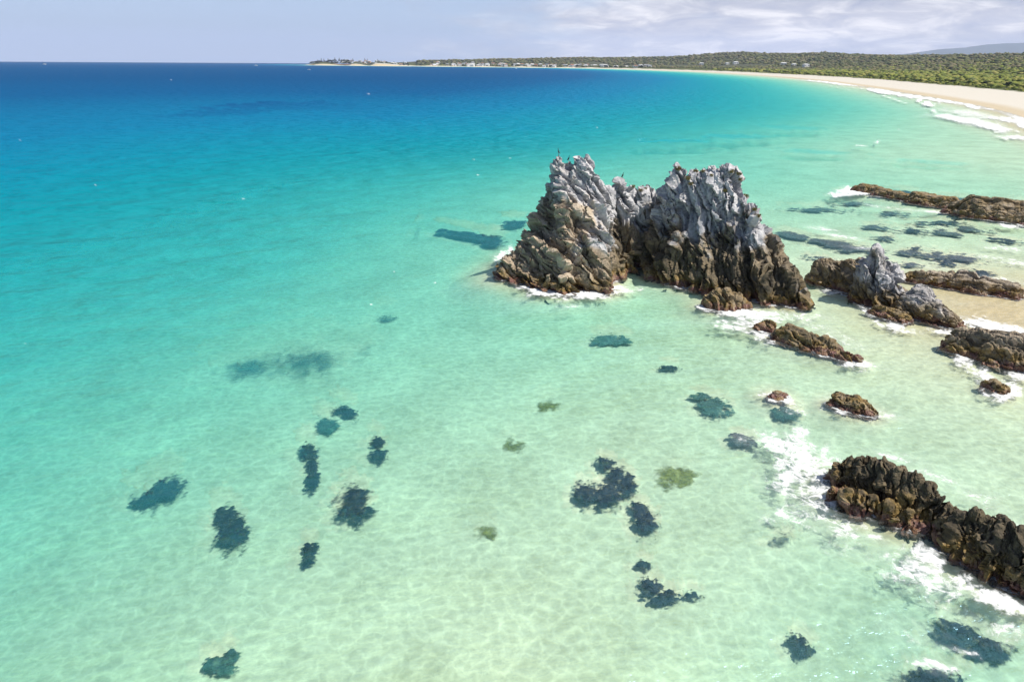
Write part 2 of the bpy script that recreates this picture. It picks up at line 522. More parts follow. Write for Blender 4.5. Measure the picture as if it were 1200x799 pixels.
def rock_material():
    m, t = new_mat('weathered_rock')
    geo = t.n('ShaderNodeNewGeometry')
    pos = geo.outputs['Position']
    z = t.n('ShaderNodeSeparateXYZ', {0: pos}).outputs[2]
    n1 = t.noise(pos, 0.45, 4.0, 0.6)
    n2 = t.noise(pos, 2.6, 5.0, 0.65)
    n3 = t.noise(pos, 9.0, 4.0, 0.6)
    grey, tan, streak, cell = (t.attr(k) for k in ('grey', 'tan', 'streak', 'cell'))
    zz = t.m('ADD', z, t.m('MULTIPLY', t.m('SUBTRACT', n1, 0.5), 3.2))
    zz = t.m('ADD', zz, t.m('MULTIPLY', t.m('SUBTRACT', n2, 0.5), 1.2))
    mix = t.m('ADD', t.m('MULTIPLY', n2, 0.55), t.m('ADD', t.m('MULTIPLY', streak, 0.3), t.m('MULTIPLY', cell, 0.22)))
    dark = t.ramp(mix, [(0.30, (0.027, 0.023, 0.017)), (0.49, (0.080, 0.066, 0.043)), (0.65, (0.20, 0.155, 0.09)), (0.82, (0.36, 0.29, 0.18))])
    tanc = t.ramp(mix, [(0.28, (0.095, 0.074, 0.054)), (0.44, (0.265, 0.208, 0.146)), (0.60, (0.40, 0.320, 0.230)), (0.78, (0.52, 0.445, 0.34))])
    greyc = t.ramp(mix, [(0.28, (0.090, 0.092, 0.102)), (0.44, (0.27, 0.268, 0.282)), (0.60, (0.44, 0.432, 0.435)), (0.78, (0.64, 0.625, 0.60))])
    ochre = t.ramp(t.m('ADD', t.m('MULTIPLY', n2, 0.6), t.m('MULTIPLY', n3, 0.4)), [(0.33, (0.045, 0.033, 0.012)), (0.5, (0.19, 0.122, 0.034)), (0.68, (0.42, 0.285, 0.10))])
    purple = t.ramp(n3, [(0.3, (0.05, 0.022, 0.020)), (0.5, (0.15, 0.066, 0.055)), (0.7, (0.26, 0.13, 0.105))])
    c = t.mixc(tan, dark, tanc)
    c = t.mixc(grey, c, greyc)
    c = t.mixc(t.m('MULTIPLY', t.attr('black'), t.smooth(n1, 0.30, 0.50)), c, t.mixc(1.0, c, (0.56, 0.56, 0.54), 'MULTIPLY'))
    wet = t.smooth(zz, 2.2, 0.7)
    patch = t.smooth(t.noise(pos, 0.8, 4.0, 0.6), 0.40, 0.58)
    c = t.mixc(t.m('MAXIMUM', t.m('MULTIPLY', wet, t.m('MULTIPLY_ADD', patch, 0.75, 0.2)), t.m('MULTIPLY', t.attr('gold'), t.m('MULTIPLY_ADD', patch, 0.7, 0.3))), c, ochre)
    c = t.mixc(t.m('MULTIPLY', t.smooth(zz, 0.75, 0.2), t.m('MULTIPLY_ADD', patch, -0.35, 0.95)), c, purple)
    c = t.mixc(t.smooth(z, -0.15, -0.5), c, (0.02, 0.032, 0.030))
    bump = t.n('ShaderNodeBump', {'Strength': 0.7, 'Distance': 0.16,
                                 'Height': t.m('ADD', t.m('MULTIPLY', n2, 0.7), t.m('MULTIPLY', n3, 0.45))})
    rough = t.smooth(z, 0.2, 1.6, 0.42, 0.9)
    p = t.n('ShaderNodeBsdfPrincipled', {'Base Color': c, 'Roughness': rough, 'Normal': bump.outputs[0], 'Specular IOR Level': 0.35})
    finish(t, p.outputs[0])
    return m


ROCK = rock_material()


def camel_zones(P):
    x, y, z = P.T
    n = 1.7 * fbm(x * 0.25, y * 0.25, z * 0.25, octv=4, seed=900, gain=.6)
    g = sstep(5.6, 8.8, z + 2.5 * n) * sstep(9.5, 13.5, x + 2.5 * n) + sstep(9.0, 14.5, z + 2.2 * n) * 0.85
    tn = sstep(16.5, 12.5, x + 1.2 * n) * sstep(0.8, 2.2, z + n) + 0.25 * sstep(3, 6, z)
    return np.clip(g, 0, 1), np.clip(tn, 0, 1)


CAMEL = [
    (6.9, 103.6, 14.2, 11.2, 104.4, 14.9, 1.28, 1.7, 5.0, 0.6),  # the tall left hump
    (6.7, 103.4, 15.6, 6.9, 103.6, 15.3, 3.0, 3.0, 4.0, 0.4),   # its teeth
    (8.3, 103.8, 15.2, 8.5, 103.9, 15.0, 3.0, 3.0, 4.0, 0.3),
    (9.6, 104.0, 15.3, 9.9, 104.1, 15.1, 3.0, 3.0, 4.0, 0.3),
    (10.9, 104.2, 15.7, 11.2, 104.3, 15.2, 2.8, 3.0, 3.6, 0.3),
    (6.8, 104.5, 10.0, 2.0, 111.0, 1.8, 1.3, 1.5, 1.7, 0.6),     # its seaward shoulder
    (2.8, 102.2, 5.4, 8.6, 96.6, 5.8, 1.25, 1.2, 1.5, 1.0),      # the sloping slab
    (12.0, 104.8, 13.4, 12.8, 105.2, 12.2, 2.4, 1.8, 3.6, 0.5),
    (12.8, 105.4, 11.8, 15.4, 107.4, 10.2, 3.4, 1.8, 3.0, 0.6),
    (11.6, 101.0, 6.4, 11.8, 97.0, 2.0, 2.6, 3.2, 2.0, 0.4),
    (16.8, 107.6, 12.4, 17.3, 107.7, 11.8, 3.0, 2.2, 3.4, 0.4), # thin pinnacle
    (15.0, 108.6, 9.6, 18.6, 109.4, 9.8, 4.0, 1.8, 3.4, 0.4),
    (17.5, 110.4, 9.6, 24.6, 109.2, 10.4, 4.2, 1.8, 2.4, 0.8),  # the saddle wall
    (24.2, 105.4, 14.4, 25.0, 105.2, 13.6, 4.5, 3.0, 5.0, 0.7),  # the finger
    (26.6, 104.0, 13.2, 30.8, 101.2, 14.4, 2.8, 2.0, 4.5, 1.3),  # the right hump
    (31.0, 100.8, 14.6, 31.4, 100.5, 14.5, 2.6, 2.2, 3.6, 0.4),
    (31.3, 100, 14.0, 33.7, 96.6, 10.2, 2.2, 2.2, 2.6, 0.8),
    (33.7, 96.6, 10.2, 36.5, 91.6, 5.2, 2.2, 2.1, 2.6, 0.8),
    (36.5, 91.6, 5.2, 38.8, 86.0, 0.6, 1.7, 1.8, 1.8, 0.6),
    (26.6, 99.6, 5.2, 31.0, 95.2, 5.4, 1.5, 1.5, 1.8, 0.9),      # skirts of the right hump
    (31.0, 95.2, 5.4, 36.0, 89.4, 2.6, 1.3, 1.5, 1.5, 0.7),
    (24.7, 98.8, 6.2, 25.0, 98.5, 5.8, 3.0, 2.2, 3.2, 0.25),     # tooth at its foot
    (22.2, 100.8, 2.2, 26.5, 97.0, 1.8, 1.5, 1.8, 1.8, 0.4),
    (20.5, 107.0, 3.0, 22.4, 104.5, 2.2, 2.2, 2.0, 2.0, 0.4),
]
camel, CP = make_rock('sea_stack', CAMEL, 0.19, ROCK, n=(0.74, 0.22, 0.62), blade=0.42, chunk=1.0, warp=1.2, seed=11, crest=0.75, macro=0.85, damp=0.3, zones=camel_zones,
                      n_b=(0.74, -0.46, 0.46), blend=lambda x, y: sstep(12.5, 15.5, x), el=0.42)
tag(camel, 'tall jagged two humped grey and tan sea stack standing in the shallows', 'rock')


def tone(grey=0.0, tan=0.0, z0=None):
    def f(P):
        n = fbm(P[:, 0] * .5, P[:, 1] * .5, P[:, 2] * .5, octv=3, seed=77)
        g = np.clip(grey * (1 + 0.8 * n), 0, 1)
        if z0 is not None: g = g * sstep(z0, z0 + 1.8, P[:, 2] + 0.8 * n)
        return g, np.clip(tan * (1 + 1.2 * n), 0, 1)
    return f


def boulder(name, T, label, step=0.16, cat='rock', group=None, **kw):
    o, _ = make_rock(name, T, step, ROCK, **kw)
    return tag(o, label, cat, group)


boulder('rock', [(27.2, 87.0, 1.9, 28.8, 86.6, 2.0, 1.5, 1.6, 1.6, 0.5), (28.8, 86.6, 1.6, 31.0, 86.2, 0.4, 1.5, 1.5, 1.2, 0.4)],
        'low olive brown rock awash at the foot of the tall sea stack', n=(0.8, -0.3, 0.4), blade=0.3, chunk=0.3, warp=0.4, seed=21, macro=0.3, fr=1.8, zones=tone(0, .25), gold=.5)
boulder('rock', [(31.0, 78.6, 0.5, 31.4, 77.8, 0.6, 1.2, 1.2, 1.2, 0.5), (32.4, 75.4, 1.25, 34.6, 72.8, 1.05, 1.3, 1.3, 1.2, 0.6), (34.6, 72.8, .8, 36.4, 70.0, 0.1, 1.1, 1.1, 0.9, 0.5),
                 (36.9, 69.6, 0.3, 38.0, 68.9, 0.15, 1.0, 1.0, 0.8, 0.4)],
        'long reddish brown rock ringed with foam beyond the small awash rock', n=(0.7, 0.5, 0.5), blade=0.28, chunk=0.28, warp=0.5, seed=22, macro=0.25, fr=1.8, zones=tone(0, .1), step=0.14)
boulder('rock', [(45.6, 98.4, 2.1, 47.8, 96.6, 2.5, 2.0, 1.8, 2.0, 0.5), (47.8, 96.6, 2.4, 49.4, 94.6, 3.4, 1.8, 1.6, 2.0, 0.5)],
        'low serrated ochre brown rock beside the knobbed grey pinnacle', n=(0.9, 0.2, 0.2), blade=0.55, chunk=0.35, warp=0.5, seed=23, macro=0.7, crest=.3, fr=1.4, zones=tone(.1, .35), gold=.35)
boulder('rock', [(49.0, 90.7, 6.9, 49.7, 90.3, 6.5, 4.2, 4.0, 4.2, 0.9), (50.2, 89.8, 5.4, 50.7, 89.5, 5.0, 4.0, 3.0, 4.0, 0.6), (49.2, 90.4, 4.3, 50.9, 88.4, 4.0, 3.2, 3.2, 3.0, 1.1),
                 (49.0, 89.6, 2.2, 51.5, 86.5, 2.0, 1.7, 1.7, 1.7, 0.8)],
        'knobbed grey rock pinnacle standing in the shallows beyond the sea stack', n=(0.8, -0.3, 0.3), blade=0.35, chunk=0.6, warp=0.45, seed=24, macro=0.4, fr=1.5, zones=tone(.95, .3, 1.6), step=0.13, damp=0.35)
boulder('rock', [(52.2, 84.6, 3.2, 53.0, 83.4, 3.1, 2.0, 2.0, 2.0, 0.8), (53.6, 82.0, 2.0, 54.8, 79.8, 0.9, 1.6, 1.6, 1.6, 0.7)],
        'rounded grey topped boulder leaning on the knobbed pinnacle', n=(0.7, 0.4, 0.5), blade=0.3, chunk=0.35, warp=0.4, seed=25, macro=0.3, fr=1.5, zones=tone(.6, .3, 1.2), step=0.14)
boulder('rock', [(47.6, 84.4, 0.7, 48.8, 82.8, 0.8, 1.3, 1.3, 1.3, 0.4), (48.8, 82.8, 0.8, 49.8, 81.0, 0.5, 1.3, 1.3, 1.3, 0.4)],
        'low ochre ledge at the foot of the knobbed pinnacle', n=(0.7, 0.4, 0.5), blade=0.22, chunk=0.25, warp=0.3, seed=26, macro=0.2, fr=2.0, zones=tone(0, .3), step=0.13, gold=.7)
boulder('rock', [(59.6, 99.4, 0.7, 64.4, 96.6, 1.2, 1.3, 1.3, 1.3, 0.6), (64.8, 96.0, 1.9, 66.4, 95.0, 2.0, 1.7, 1.6, 1.8, 0.6), (67.2, 94.0, 1.7, 70.6, 91.6, 1.3, 1.8, 1.6, 1.7, 0.7)],
        'long low split rock lying on the sand bar behind the pinnacle', n=(0.5, 0.6, 0.6), blade=0.25, chunk=0.3, warp=0.5, seed=27, macro=0.3, fr=1.5, zones=tone(.15, .55))
boulder('rock', [(90.0, 179.0, 0.7, 95.0, 165.5, 0.5, 0.8, 0.8, 0.8, 0.7), (95.5, 164.0, 1.0, 100.6, 156.4, 1.2, 0.8, 0.8, 0.8, 1.2)],
        'low ochre reef breaking the surface in a long ragged line', n=(0.4, 0.7, 0.5), blade=0.35, chunk=0.35, warp=1.6, seed=28, macro=0.75, zones=tone(0, .4), step=0.22, gold=.8)
boulder('rock', [(99.0, 149.0, 3.0, 107.0, 144.6, 2.7, 1.1, 1.0, 1.0, 0.9), (107.0, 144.6, 2.6, 116.0, 139.0, 2.2, 0.9, 0.9, 0.9, 1.2), (101, 148, 1.6, 109, 139, .6, .7, .7, .7, 1.0)],
        'broad ochre and dark rock platform at the landward end of the reef', n=(0.4, 0.7, 0.5), blade=0.4, chunk=0.4, warp=1.6, seed=29, macro=0.85, zones=tone(0.1, .4), step=0.22, gold=.55)
boulder('rock', [(51.2, 72.6, 1.3, 53.4, 70.0, 2.2, 1.7, 1.5, 1.8, 0.7), (53.4, 70.0, 2.2, 57.4, 66.6, 2.4, 1.6, 1.5, 1.7, 0.9)],
        'brown ribbed rock in the wash at the edge of the sand bar', n=(0.8, 0.5, 0.2), blade=0.4, chunk=0.35, warp=0.5, seed=30, macro=0.5, fr=1.6, zones=tone(0.05, .45), step=0.13)
boulder('rock', [(48.4, 62.2, 0.7, 48.9, 61.2, 0.5, 1.3, 1.3, 1.3, 0.3)],
        'small ochre rock in a ring of foam below the ribbed rock', n=(0.8, 0.5, 0.2), blade=0.15, chunk=0.2, warp=0.3, seed=31, macro=0.15, fr=2.5, zones=tone(0, .4), step=0.1)
boulder('rock', [(25.9, 60.0, 0.35, 26.4, 59.7, 0.3, 0.7, 0.6, 0.8, 0.4)],
        'tiny reddish rock tip just showing above the clear water', n=(0.8, 0.5, 0.2), blade=0.1, chunk=0.18, warp=0.3, seed=32, macro=0.1, fr=2.5, zones=tone(0, .2), step=0.09)
boulder('rock', [(31.4, 58.6, 0.6, 32.4, 57.6, 0.85, 1.2, 1.1, 1.1, 0.4), (32.4, 57.6, 0.8, 33.3, 56.5, 0.3, 1.1, 1.1, 1.1, 0.35)],
        'small knobbly reddish brown rock alone in the shallows', n=(0.8, 0.5, 0.2), blade=0.2, chunk=0.25, warp=0.3, seed=33, macro=0.15, fr=2.5, zones=tone(0, .15), step=0.09)
NEAR = [(25.9, 45.4, 1.5, 27.0, 44.2, 1.9, 1.7, 1.6, 1.8, 0.3), (27.0, 44.2, 2.0, 28.7, 41.8, 2.4, 1.35, 2.0, 1.8, 0.35), (28.7, 41.8, 2.4, 29.8, 39.9, 1.7, 1.6, 2.0, 2.0, 0.2), (29.8, 39.9, 1.6, 30.7, 38.1, 1.5, 1.6, 2.0, 2.0, .2),
        (30.6, 38.1, 1.9, 31.6, 36.2, 2.5, 1.7, 1.8, 2.2, 0.3), (31.6, 36.2, 2.5, 32.9, 33.6, 2.2, 1.3, 1.7, 1.8, 0.4), (31.0, 35.0, 0.8, 31.9, 33.6, .4, 1.1, 1.1, 1.1, .3),
        (24.5, 43.2, 0.25, 25.6, 41.8, 0.5, 1.2, 1.2, 1.2, 0.3), (25.8, 41.8, 0.6, 28.0, 39.6, 0.6, 1.6, 1.5, 1.5, 0.2)]
NEAR = [(a, b, c * .87, d, e, f * .87, g1 * 1.05, g2 * 1.1, g3, w * .6) for a, b, c, d, e, f, g1, g2, g3, w in NEAR]
boulder('rock', NEAR, 'large black and brown ribbed rock with purple weed at its waterline', n=(0.62, -0.74, 0.22), blade=0.36, chunk=0.42, warp=0.6, seed=34, macro=0.5, crest=.3, fr=2.1, el=.5, black=1.0,
        zones=tone(0.0, .12), step=0.085)

# ------------------------------------------------------------------ dark weed and rock lying under the water
def patch_uv(x, y, fr):
    c, u, v = fr
    det = u[0] * v[1] - u[1] * v[0]
    dx, dy = x - c[0], y - c[1]
    return (dx * v[1] - dy * v[0]) / det, (dy * u[0] - dx * u[1]) / det


def patch_r(x, y, fr):
    c, u, v = fr
    det = u[0] * v[1] - u[1] * v[0]
    dx, dy = x - c[0], y - c[1]
    return np.hypot((dx * v[1] - dy * v[0]) / det, (dy * u[0] - dx * u[1]) / det)


def weed_material(name, cols):
    m, t = new_mat(name)
    pos = t.n('ShaderNodeNewGeometry').outputs['Position']
    n = t.noise(pos, 1.6, 5.0, 0.7)
    c = t.ramp(n, [(0.34, cols[0]), (0.50, cols[1]), (0.66, cols[2])])
    b = t.n('ShaderNodeBump', {'Strength': 0.8, 'Distance': 0.15, 'Height': t.noise(pos, 5.0, 4.0, 0.6)})
    p = t.n('ShaderNodeBsdfPrincipled', {'Base Color': c, 'Roughness': 0.75, 'Normal': b.outputs[0]})
    # fronds thin out towards the edge of the bed
    th = t.m('ADD', t.m('MULTIPLY', t.noise(pos, 1.1, 4.0, 0.65, 0.8), 0.7), 0.02)
    al = t.n('ShaderNodeMapRange', {0: t.attr('dens'), 1: t.m('SUBTRACT', th, 0.26), 2: t.m('ADD', th, 0.34)}, interpolation_type='SMOOTHSTEP').outputs[0]
    tr = t.n('ShaderNodeBsdfTransparent')
    mx = t.n('ShaderNodeMixShader', {0: al, 1: tr.outputs[0], 2: p.outputs[0]})
    finish(t, mx.outputs[0])
    return m


WEED_DARK = weed_material('dark_weed', [(0.001, 0.008, 0.022), (0.004, 0.020, 0.034), (0.045, 0.045, 0.030)])
WEED_TEAL = weed_material('teal_weed', [(0.020, 0.065, 0.060), (0.045, 0.11, 0.095), (0.10, 0.17, 0.13)])
WEED_OLIVE = weed_material('olive_weed', [(0.13, 0.115, 0.012), (0.23, 0.20, 0.03), (0.38, 0.33, 0.10)])
WEED_BLUE = weed_material('deep_weed', [(0.002, 0.018, 0.055), (0.004, 0.030, 0.080), (0.006, 0.050, 0.11)])
WEED_SLATE = weed_material('slate_reef', [(0.030, 0.045, 0.055), (0.065, 0.080, 0.085), (0.15, 0.14, 0.12)])


def weed(name, blobs, mat, label, group=None, cover=None, rise=0.45, seed=0, cat='reef', rag=0.95, holes=0.25, dense=1.0, soft=0.25):
    """blobs: image ovals. rise = height above the sand, or cover = metres of water left above the top"""
    frs = [patch_frame(*b) for b in blobs]
    ex = max(np.hypot(*f[1]) + np.hypot(*f[2]) for f in frs) * 1.3
    lo = np.min([f[0] for f in frs], 0) - ex; hi = np.max([f[0] for f in frs], 0) + ex
    size = min(min(np.hypot(*f[1]), np.hypot(*f[2])) for f in frs)
    k = 1.6 / max(size, 0.3)

    def cov(x, y):
        wx_ = x + 0.45 * size * fbm(x * k * .45, y * k * .45, octv=2, seed=seed + 580); wy_ = y + 0.45 * size * fbm(x * k * .45 + 19, y * k * .45, octv=2, seed=seed + 590)
        r = 0.86 * np.min([patch_r(wx_, wy_, f) for f in frs], 0)
        r = r + rag * (0.55 * fbm(x * k * .6, y * k * .6, octv=3, seed=seed + 500) + 0.34 * fbm(x * k * 2.2, y * k * 2.2, octv=3, seed=seed + 520))
        if holes: r = r + holes * np.maximum(0, vnoise(x * k * 1.1, y * k * 1.1, seed=seed + 540))
        return r

    def hfun(x, y):
        r = cov(x, y)
        D = sea_depth(x, y)
        top = np.minimum(-D + rise, -0.08) if cover is None else np.maximum(-D + 0.1, -cover)
        return top * 1.0 - 0.45 * np.maximum(r - 0.2, 0) * (rise if cover is None else np.maximum(D - cover, .2) * 2.2) + 0.10 * fbm(x * 1.7, y * 1.7, octv=3, seed=seed + 560)
    st = max(np.max(hi - lo) / 90, 0.11)
    gx, gy = np.arange(lo[0], hi[0] + st, st), np.arange(lo[1], hi[1] + st, st)
    X, Y = np.meshgrid(gx, gy, indexing='ij')
    r = cov(X, Y)
    Z = np.minimum(hfun(X, Y), -0.06) + curve(X, Y)
    keep = ((r < 1.3)[:-1, :-1] & (r < 1.3)[1:, 1:]).ravel()
    if keep.sum() < 4: return None
    f = grid_faces(*X.shape)[keep]
    used, inv = np.unique(f, return_inverse=True)
    V = np.stack([X.ravel(), Y.ravel(), Z.ravel()], 1)[used]
    me = np_mesh(name, V, inv.reshape(-1, 4), smooth=True)
    add_attr(me, 'dens', (dense * sstep(1.28, soft, r)).ravel()[used])
    me.materials.append(mat)
    o = bpy.data.objects.new(name, me)
    link(o)
    tag(o, label, cat, group)
    ROCK_H.append(((lo[0], hi[0], lo[1], hi[1]), lambda x, y: np.where(cov(x, y) < 1.0, np.minimum(hfun(x, y), -0.06), -99.0)))
    return o


GP = 'small dark weed patches on the pale sandy bottom'
D_, T_, O_, S_ = WEED_DARK, WEED_TEAL, WEED_OLIVE, WEED_SLATE
weed('submerged_reef', [(188, 548, 24, 13, -12), (166, 560, 18, 12, 10)], D_, 'long navy dark reef under clear green water, farthest out of the dark patches', rise=.5, seed=1)
weed('submerged_reef', [(262, 582, 13, 13), (268, 604, 19, 21, 20)], D_, 'hourglass shaped dark weedy reef on pale sand under clear water', rise=.5, seed=2)
weed('submerged_reef', [(415, 576, 20, 22)], D_, 'round brown black reef close below the clear water surface', rise=.7, seed=3)
weed('submerged_reef', [(362, 627, 10, 9), (360, 640, 9, 7)], D_, 'small squarish dark reef near the round brown black one', rise=.5, seed=4)
weed('submerged_reef', [(246, 762, 12, 8), (268, 750, 10, 10), (262, 768, 14, 7), (255, 757, 16, 6)], T_, 'pale cross shaped weedy reef on rippled light sand', rise=.5, seed=5, holes=.5)
weed('submerged_reef', [(359, 509, 11, 10), (364, 526, 7, 9), (364, 543, 9, 14)], D_, 'narrow dark reef of two joined lobes under green water', rise=.5, seed=6)
weed('submerged_reef', [(441, 499, 8, 6), (443, 516, 10, 8)], D_, 'pair of small dark lobes on the sand under green water', rise=.5, seed=7)
weed('submerged_reef', [(384, 477, 18, 9)], T_, 'teal weedy reef lying next to a thin dark slanting one', rise=.5, seed=8)
weed('submerged_reef', [(404, 462, 15, 6, 22)], D_, 'thin slanting dark reef next to a teal weedy one', rise=.5, seed=9)
weed('submerged_reef', [(688, 569, 14, 14), (712, 570, 20, 15), (712, 534, 12, 7, 15), (738, 558, 10, 15, -20), (724, 548, 10, 10)], D_, 'largest brown black reef cluster just below the clear shallows', rise=.7, seed=10, holes=.35)
weed('submerged_reef', [(750, 588, 11, 9), (760, 602, 12, 14, -20)], D_, 'dark comma shaped reef beside the largest brown black cluster', rise=.7, seed=11)
weed('submerged_reef', [(755, 651, 10, 5, 10)], D_, 'thin small dark weed strip above a branching weedy reef', rise=.5, seed=12)
weed('submerged_reef', [(764, 677, 14, 12, 30), (785, 688, 14, 9), (812, 686, 12, 5, 10), (775, 692, 12, 6)], D_, 'branching dark teal weedy reef on pale rippled sand', rise=.5, seed=13, holes=.6)
weed('submerged_reef', [(712, 385, 18, 6), (730, 389, 14, 4)], T_, 'flat teal weed patch in front of the tall sea stack', rise=.5, seed=14)
weed('submerged_reef', [(785, 421, 14, 3, 5)], D_, 'sliver of dark weed alone on green sand', rise=.5, seed=15)
weed('submerged_reef', [(838, 467, 20, 11, 10), (822, 455, 12, 4)], T_, 'pale teal weedy reef on sand landward of the dark sliver', rise=.5, seed=16, holes=.4)
weed('submerged_reef', [(872, 509, 17, 7, 15)], S_, 'dim grey reef close to the foam of the black ribbed rock', rise=.7, seed=17)
weed('submerged_reef', [(922, 475, 18, 10, 25)], T_, 'teal reef lying around the tiny reddish rock tip', rise=.7, seed=18)
weed('submerged_reef', [(938, 736, 12, 10, 30), (948, 748, 10, 8)], D_, 'small oval dark green reef in the shallows off the black ribbed rock', rise=.5, seed=19)
weed('submerged_reef', [(1130, 728, 28, 14, 20), (1165, 745, 28, 13, 15)], D_, 'broad deep green reef under foam seaward of the black ribbed rock', rise=.5, seed=20)
weed('submerged_reef', [(1100, 778, 34, 12, 8), (1085, 795, 30, 10)], D_, 'dark reef streaked with white foam farthest from the black ribbed rock', rise=.5, seed=21)
weed('submerged_reef', [(295, 404, 60, 17, -4), (335, 401, 55, 20, -4), (378, 396, 50, 22, -6)], T_, 'faint wide teal weed bed deep under turquoise water', rise=.3, seed=22, dense=.55, soft=-.3, rag=.7, holes=0)
weed('submerged_reef', [(452, 353, 13, 5)], T_, 'faint small teal weed bed out in the turquoise water', rise=.3, seed=23, dense=.5, soft=.2)
weed('submerged_reef', [(518, 257, 8, 2.8), (532, 260, 14, 3, 8), (548, 263, 17, 4.2, 8), (563, 266, 14, 4.5, 8), (577, 270, 14, 6.5, 5)], D_, 'dark curved reef off the seaward foot of the tall sea stack', rag=.45, holes=0, rise=1.1, seed=24)
weed('submerged_reef', [(603, 251, 14, 4)], D_, 'small dark oval reef half hidden behind the tall sea stack', rise=1.1, seed=25)
weed('submerged_reef', [(919, 622, 14, 7)], S_, 'faint grey reef on sand seaward of the black ribbed rock', rise=.5, seed=26, dense=.55, soft=.2)
for k, (cx, cy, rx, ry) in enumerate([(795, 545, 26, 14), (604, 505, 16, 11), (642, 459, 14, 8), (570, 607, 18, 10)]):
    weed('weed_bed', [(cx, cy, rx, ry)], O_, ['yellow olive weed bed beside the largest brown black reef cluster', 'faint olive weed bed on green sand'][min(k, 1)],
         group='faint olive weed beds' if k else None, rise=.1, seed=30 + k, cat='weed', rag=.9, holes=.5, dense=.85 if k == 0 else .6, soft=.0)
# drowned ledges between the pinnacle and the outer reef
LEDGE = [(932, 271, 24, 4, 12), (975, 281, 34, 4.5, 9), (1005, 289, 26, 3.5, 5), (970, 303, 22, 4, 14), (1050, 246, 17, 3.5, 3), (1032, 262, 24, 3.2, 6), (1072, 267, 26, 3.2, 3), (1114, 270, 20, 4, 8),
         (1138, 265, 26, 3, 8), (1180, 279, 26, 2.6, 8), (1080, 257, 16, 2.4, 4), (1038, 276, 14, 2.4, 10), (1110, 257, 24, 2.4, 2), (1066, 294, 22, 2.8, 6), (1098, 297, 18, 5, 6), (1072, 289, 10, 2.4, 0), (1130, 301, 24, 5, 8),
         (1068, 309, 12, 2.8, 6), (1108, 306, 16, 3, 6), (960, 240, 34, 3, 2), (1000, 233, 22, 3, 2), (1065, 221, 22, 2.6, 6), (1120, 228, 22, 2.6, 8), (1190, 235, 16, 4, 8), (1150, 318, 22, 3, 8), (1045, 308, 10, 2, 6)]
for k, b in enumerate(LEDGE):
    if k < 3:
        weed('submerged_reef', [b], S_, ['grey ledge tip pointing seaward behind the tall sea stack', 'grey streaked ledge awash behind the tall sea stack', 'grey ledge running towards the knobbed pinnacle'][k], rise=.7, seed=60 + k)
    else:
        weed('submerged_reef', [b], S_ if k % 3 else D_, 'thin grey drowned ledge in the shallows between pinnacle and outer reef', group='drowned ledges inside the reef', rise=.6, dense=.9, soft=.05, rag=1.5, holes=.8, seed=60 + k)

# ================================================================== GROUND (sea floor, beach, dunes and hills in one sheet)
CREST = [(362, 75.6, 5700), (372, 73.4, 5720), (385, 72.4, 5720), (400, 72.2, 5740), (440, 73.2, 5780), (470, 73.2, 5900), (500, 71.6, 6100), (560, 71, 6300), (600, 70, 6300), (660, 68.5, 6300), (720, 68.5, 6300), (780, 67.5, 6000), (830, 65, 6000), (870, 62, 6000), (900, 64, 5800),
         (930, 64.6, 5600), (970, 63, 5400), (1000, 65.5, 5000), (1040, 66.5, 4600), (1100, 66, 4200), (1150, 66, 3800), (1200, 64.5, 3500), (1300, 61, 3200), (1500, 54, 3000)]
_cp = np.array([at_depth(*c) for c in CREST])
_cth = np.arctan2(_cp[:, 0], _cp[:, 1]); _cr = np.hypot(_cp[:, 0], _cp[:, 1])
_cz = _cp[:, 2] - curve(_cp[:, 0], _cp[:, 1])
_cs = np.maximum(shore_dist(_cp[:, 0], _cp[:, 1]), 60)


# distance to the nearest rock that stands out of the water, on a 0.4 m raster
gx0, gy0, gs = -20.0, 25.0, 0.4
NX, NY = 370, 420
RX, RY = np.meshgrid(gx0 + gs * np.arange(NX), gy0 + gs * np.arange(NY), indexing='ij')
dry = np.zeros((NX, NY), bool)
for (bx0, bx1, by0, by1), hf in ROCK_H:
    k = (RX > bx0) & (RX < bx1) & (RY > by0) & (RY < by1)
    if k.any():
        q = np.where(k)
        dry[q] |= hf(RX[q], RY[q]) > 0.15
dist = np.where(dry, 0.0, 99.0)
for it in range(30):
    for dx, dy, c in ((1, 0, 1), (-1, 0, 1), (0, 1, 1), (0, -1, 1), (1, 1, 1.414), (-1, 1, 1.414), (1, -1, 1.414), (-1, -1, 1.414)):
        dist = np.minimum(dist, np.roll(np.roll(dist, dx, 0), dy, 1) + c * gs)


def rock_dist(x, y):
    fi = np.clip((x - gx0) / gs, 0, NX - 1.001); fj = np.clip((y - gy0) / gs, 0, NY - 1.001)
    i0, j0 = fi.astype(int), fj.astype(int)
    fx, fy = fi - i0, fj - j0
    rd = dist[i0, j0] * (1 - fx) * (1 - fy) + dist[i0 + 1, j0] * fx * (1 - fy) + dist[i0, j0 + 1] * (1 - fx) * fy + dist[i0 + 1, j0 + 1] * fx * fy
    inr = (x > gx0) & (x < gx0 + gs * NX) & (y > gy0) & (y < gy0 + gs * NY)
    return np.where(inr, rd, 99)


def beach_width(y, x=None):
    w = np.interp(y, [100, 600, 1600, 3000, 5000], [26, 105, 100, 70, 45])
    return w if x is None else w * np.interp(x, [-1250, -1000], [0.28, 1.0])


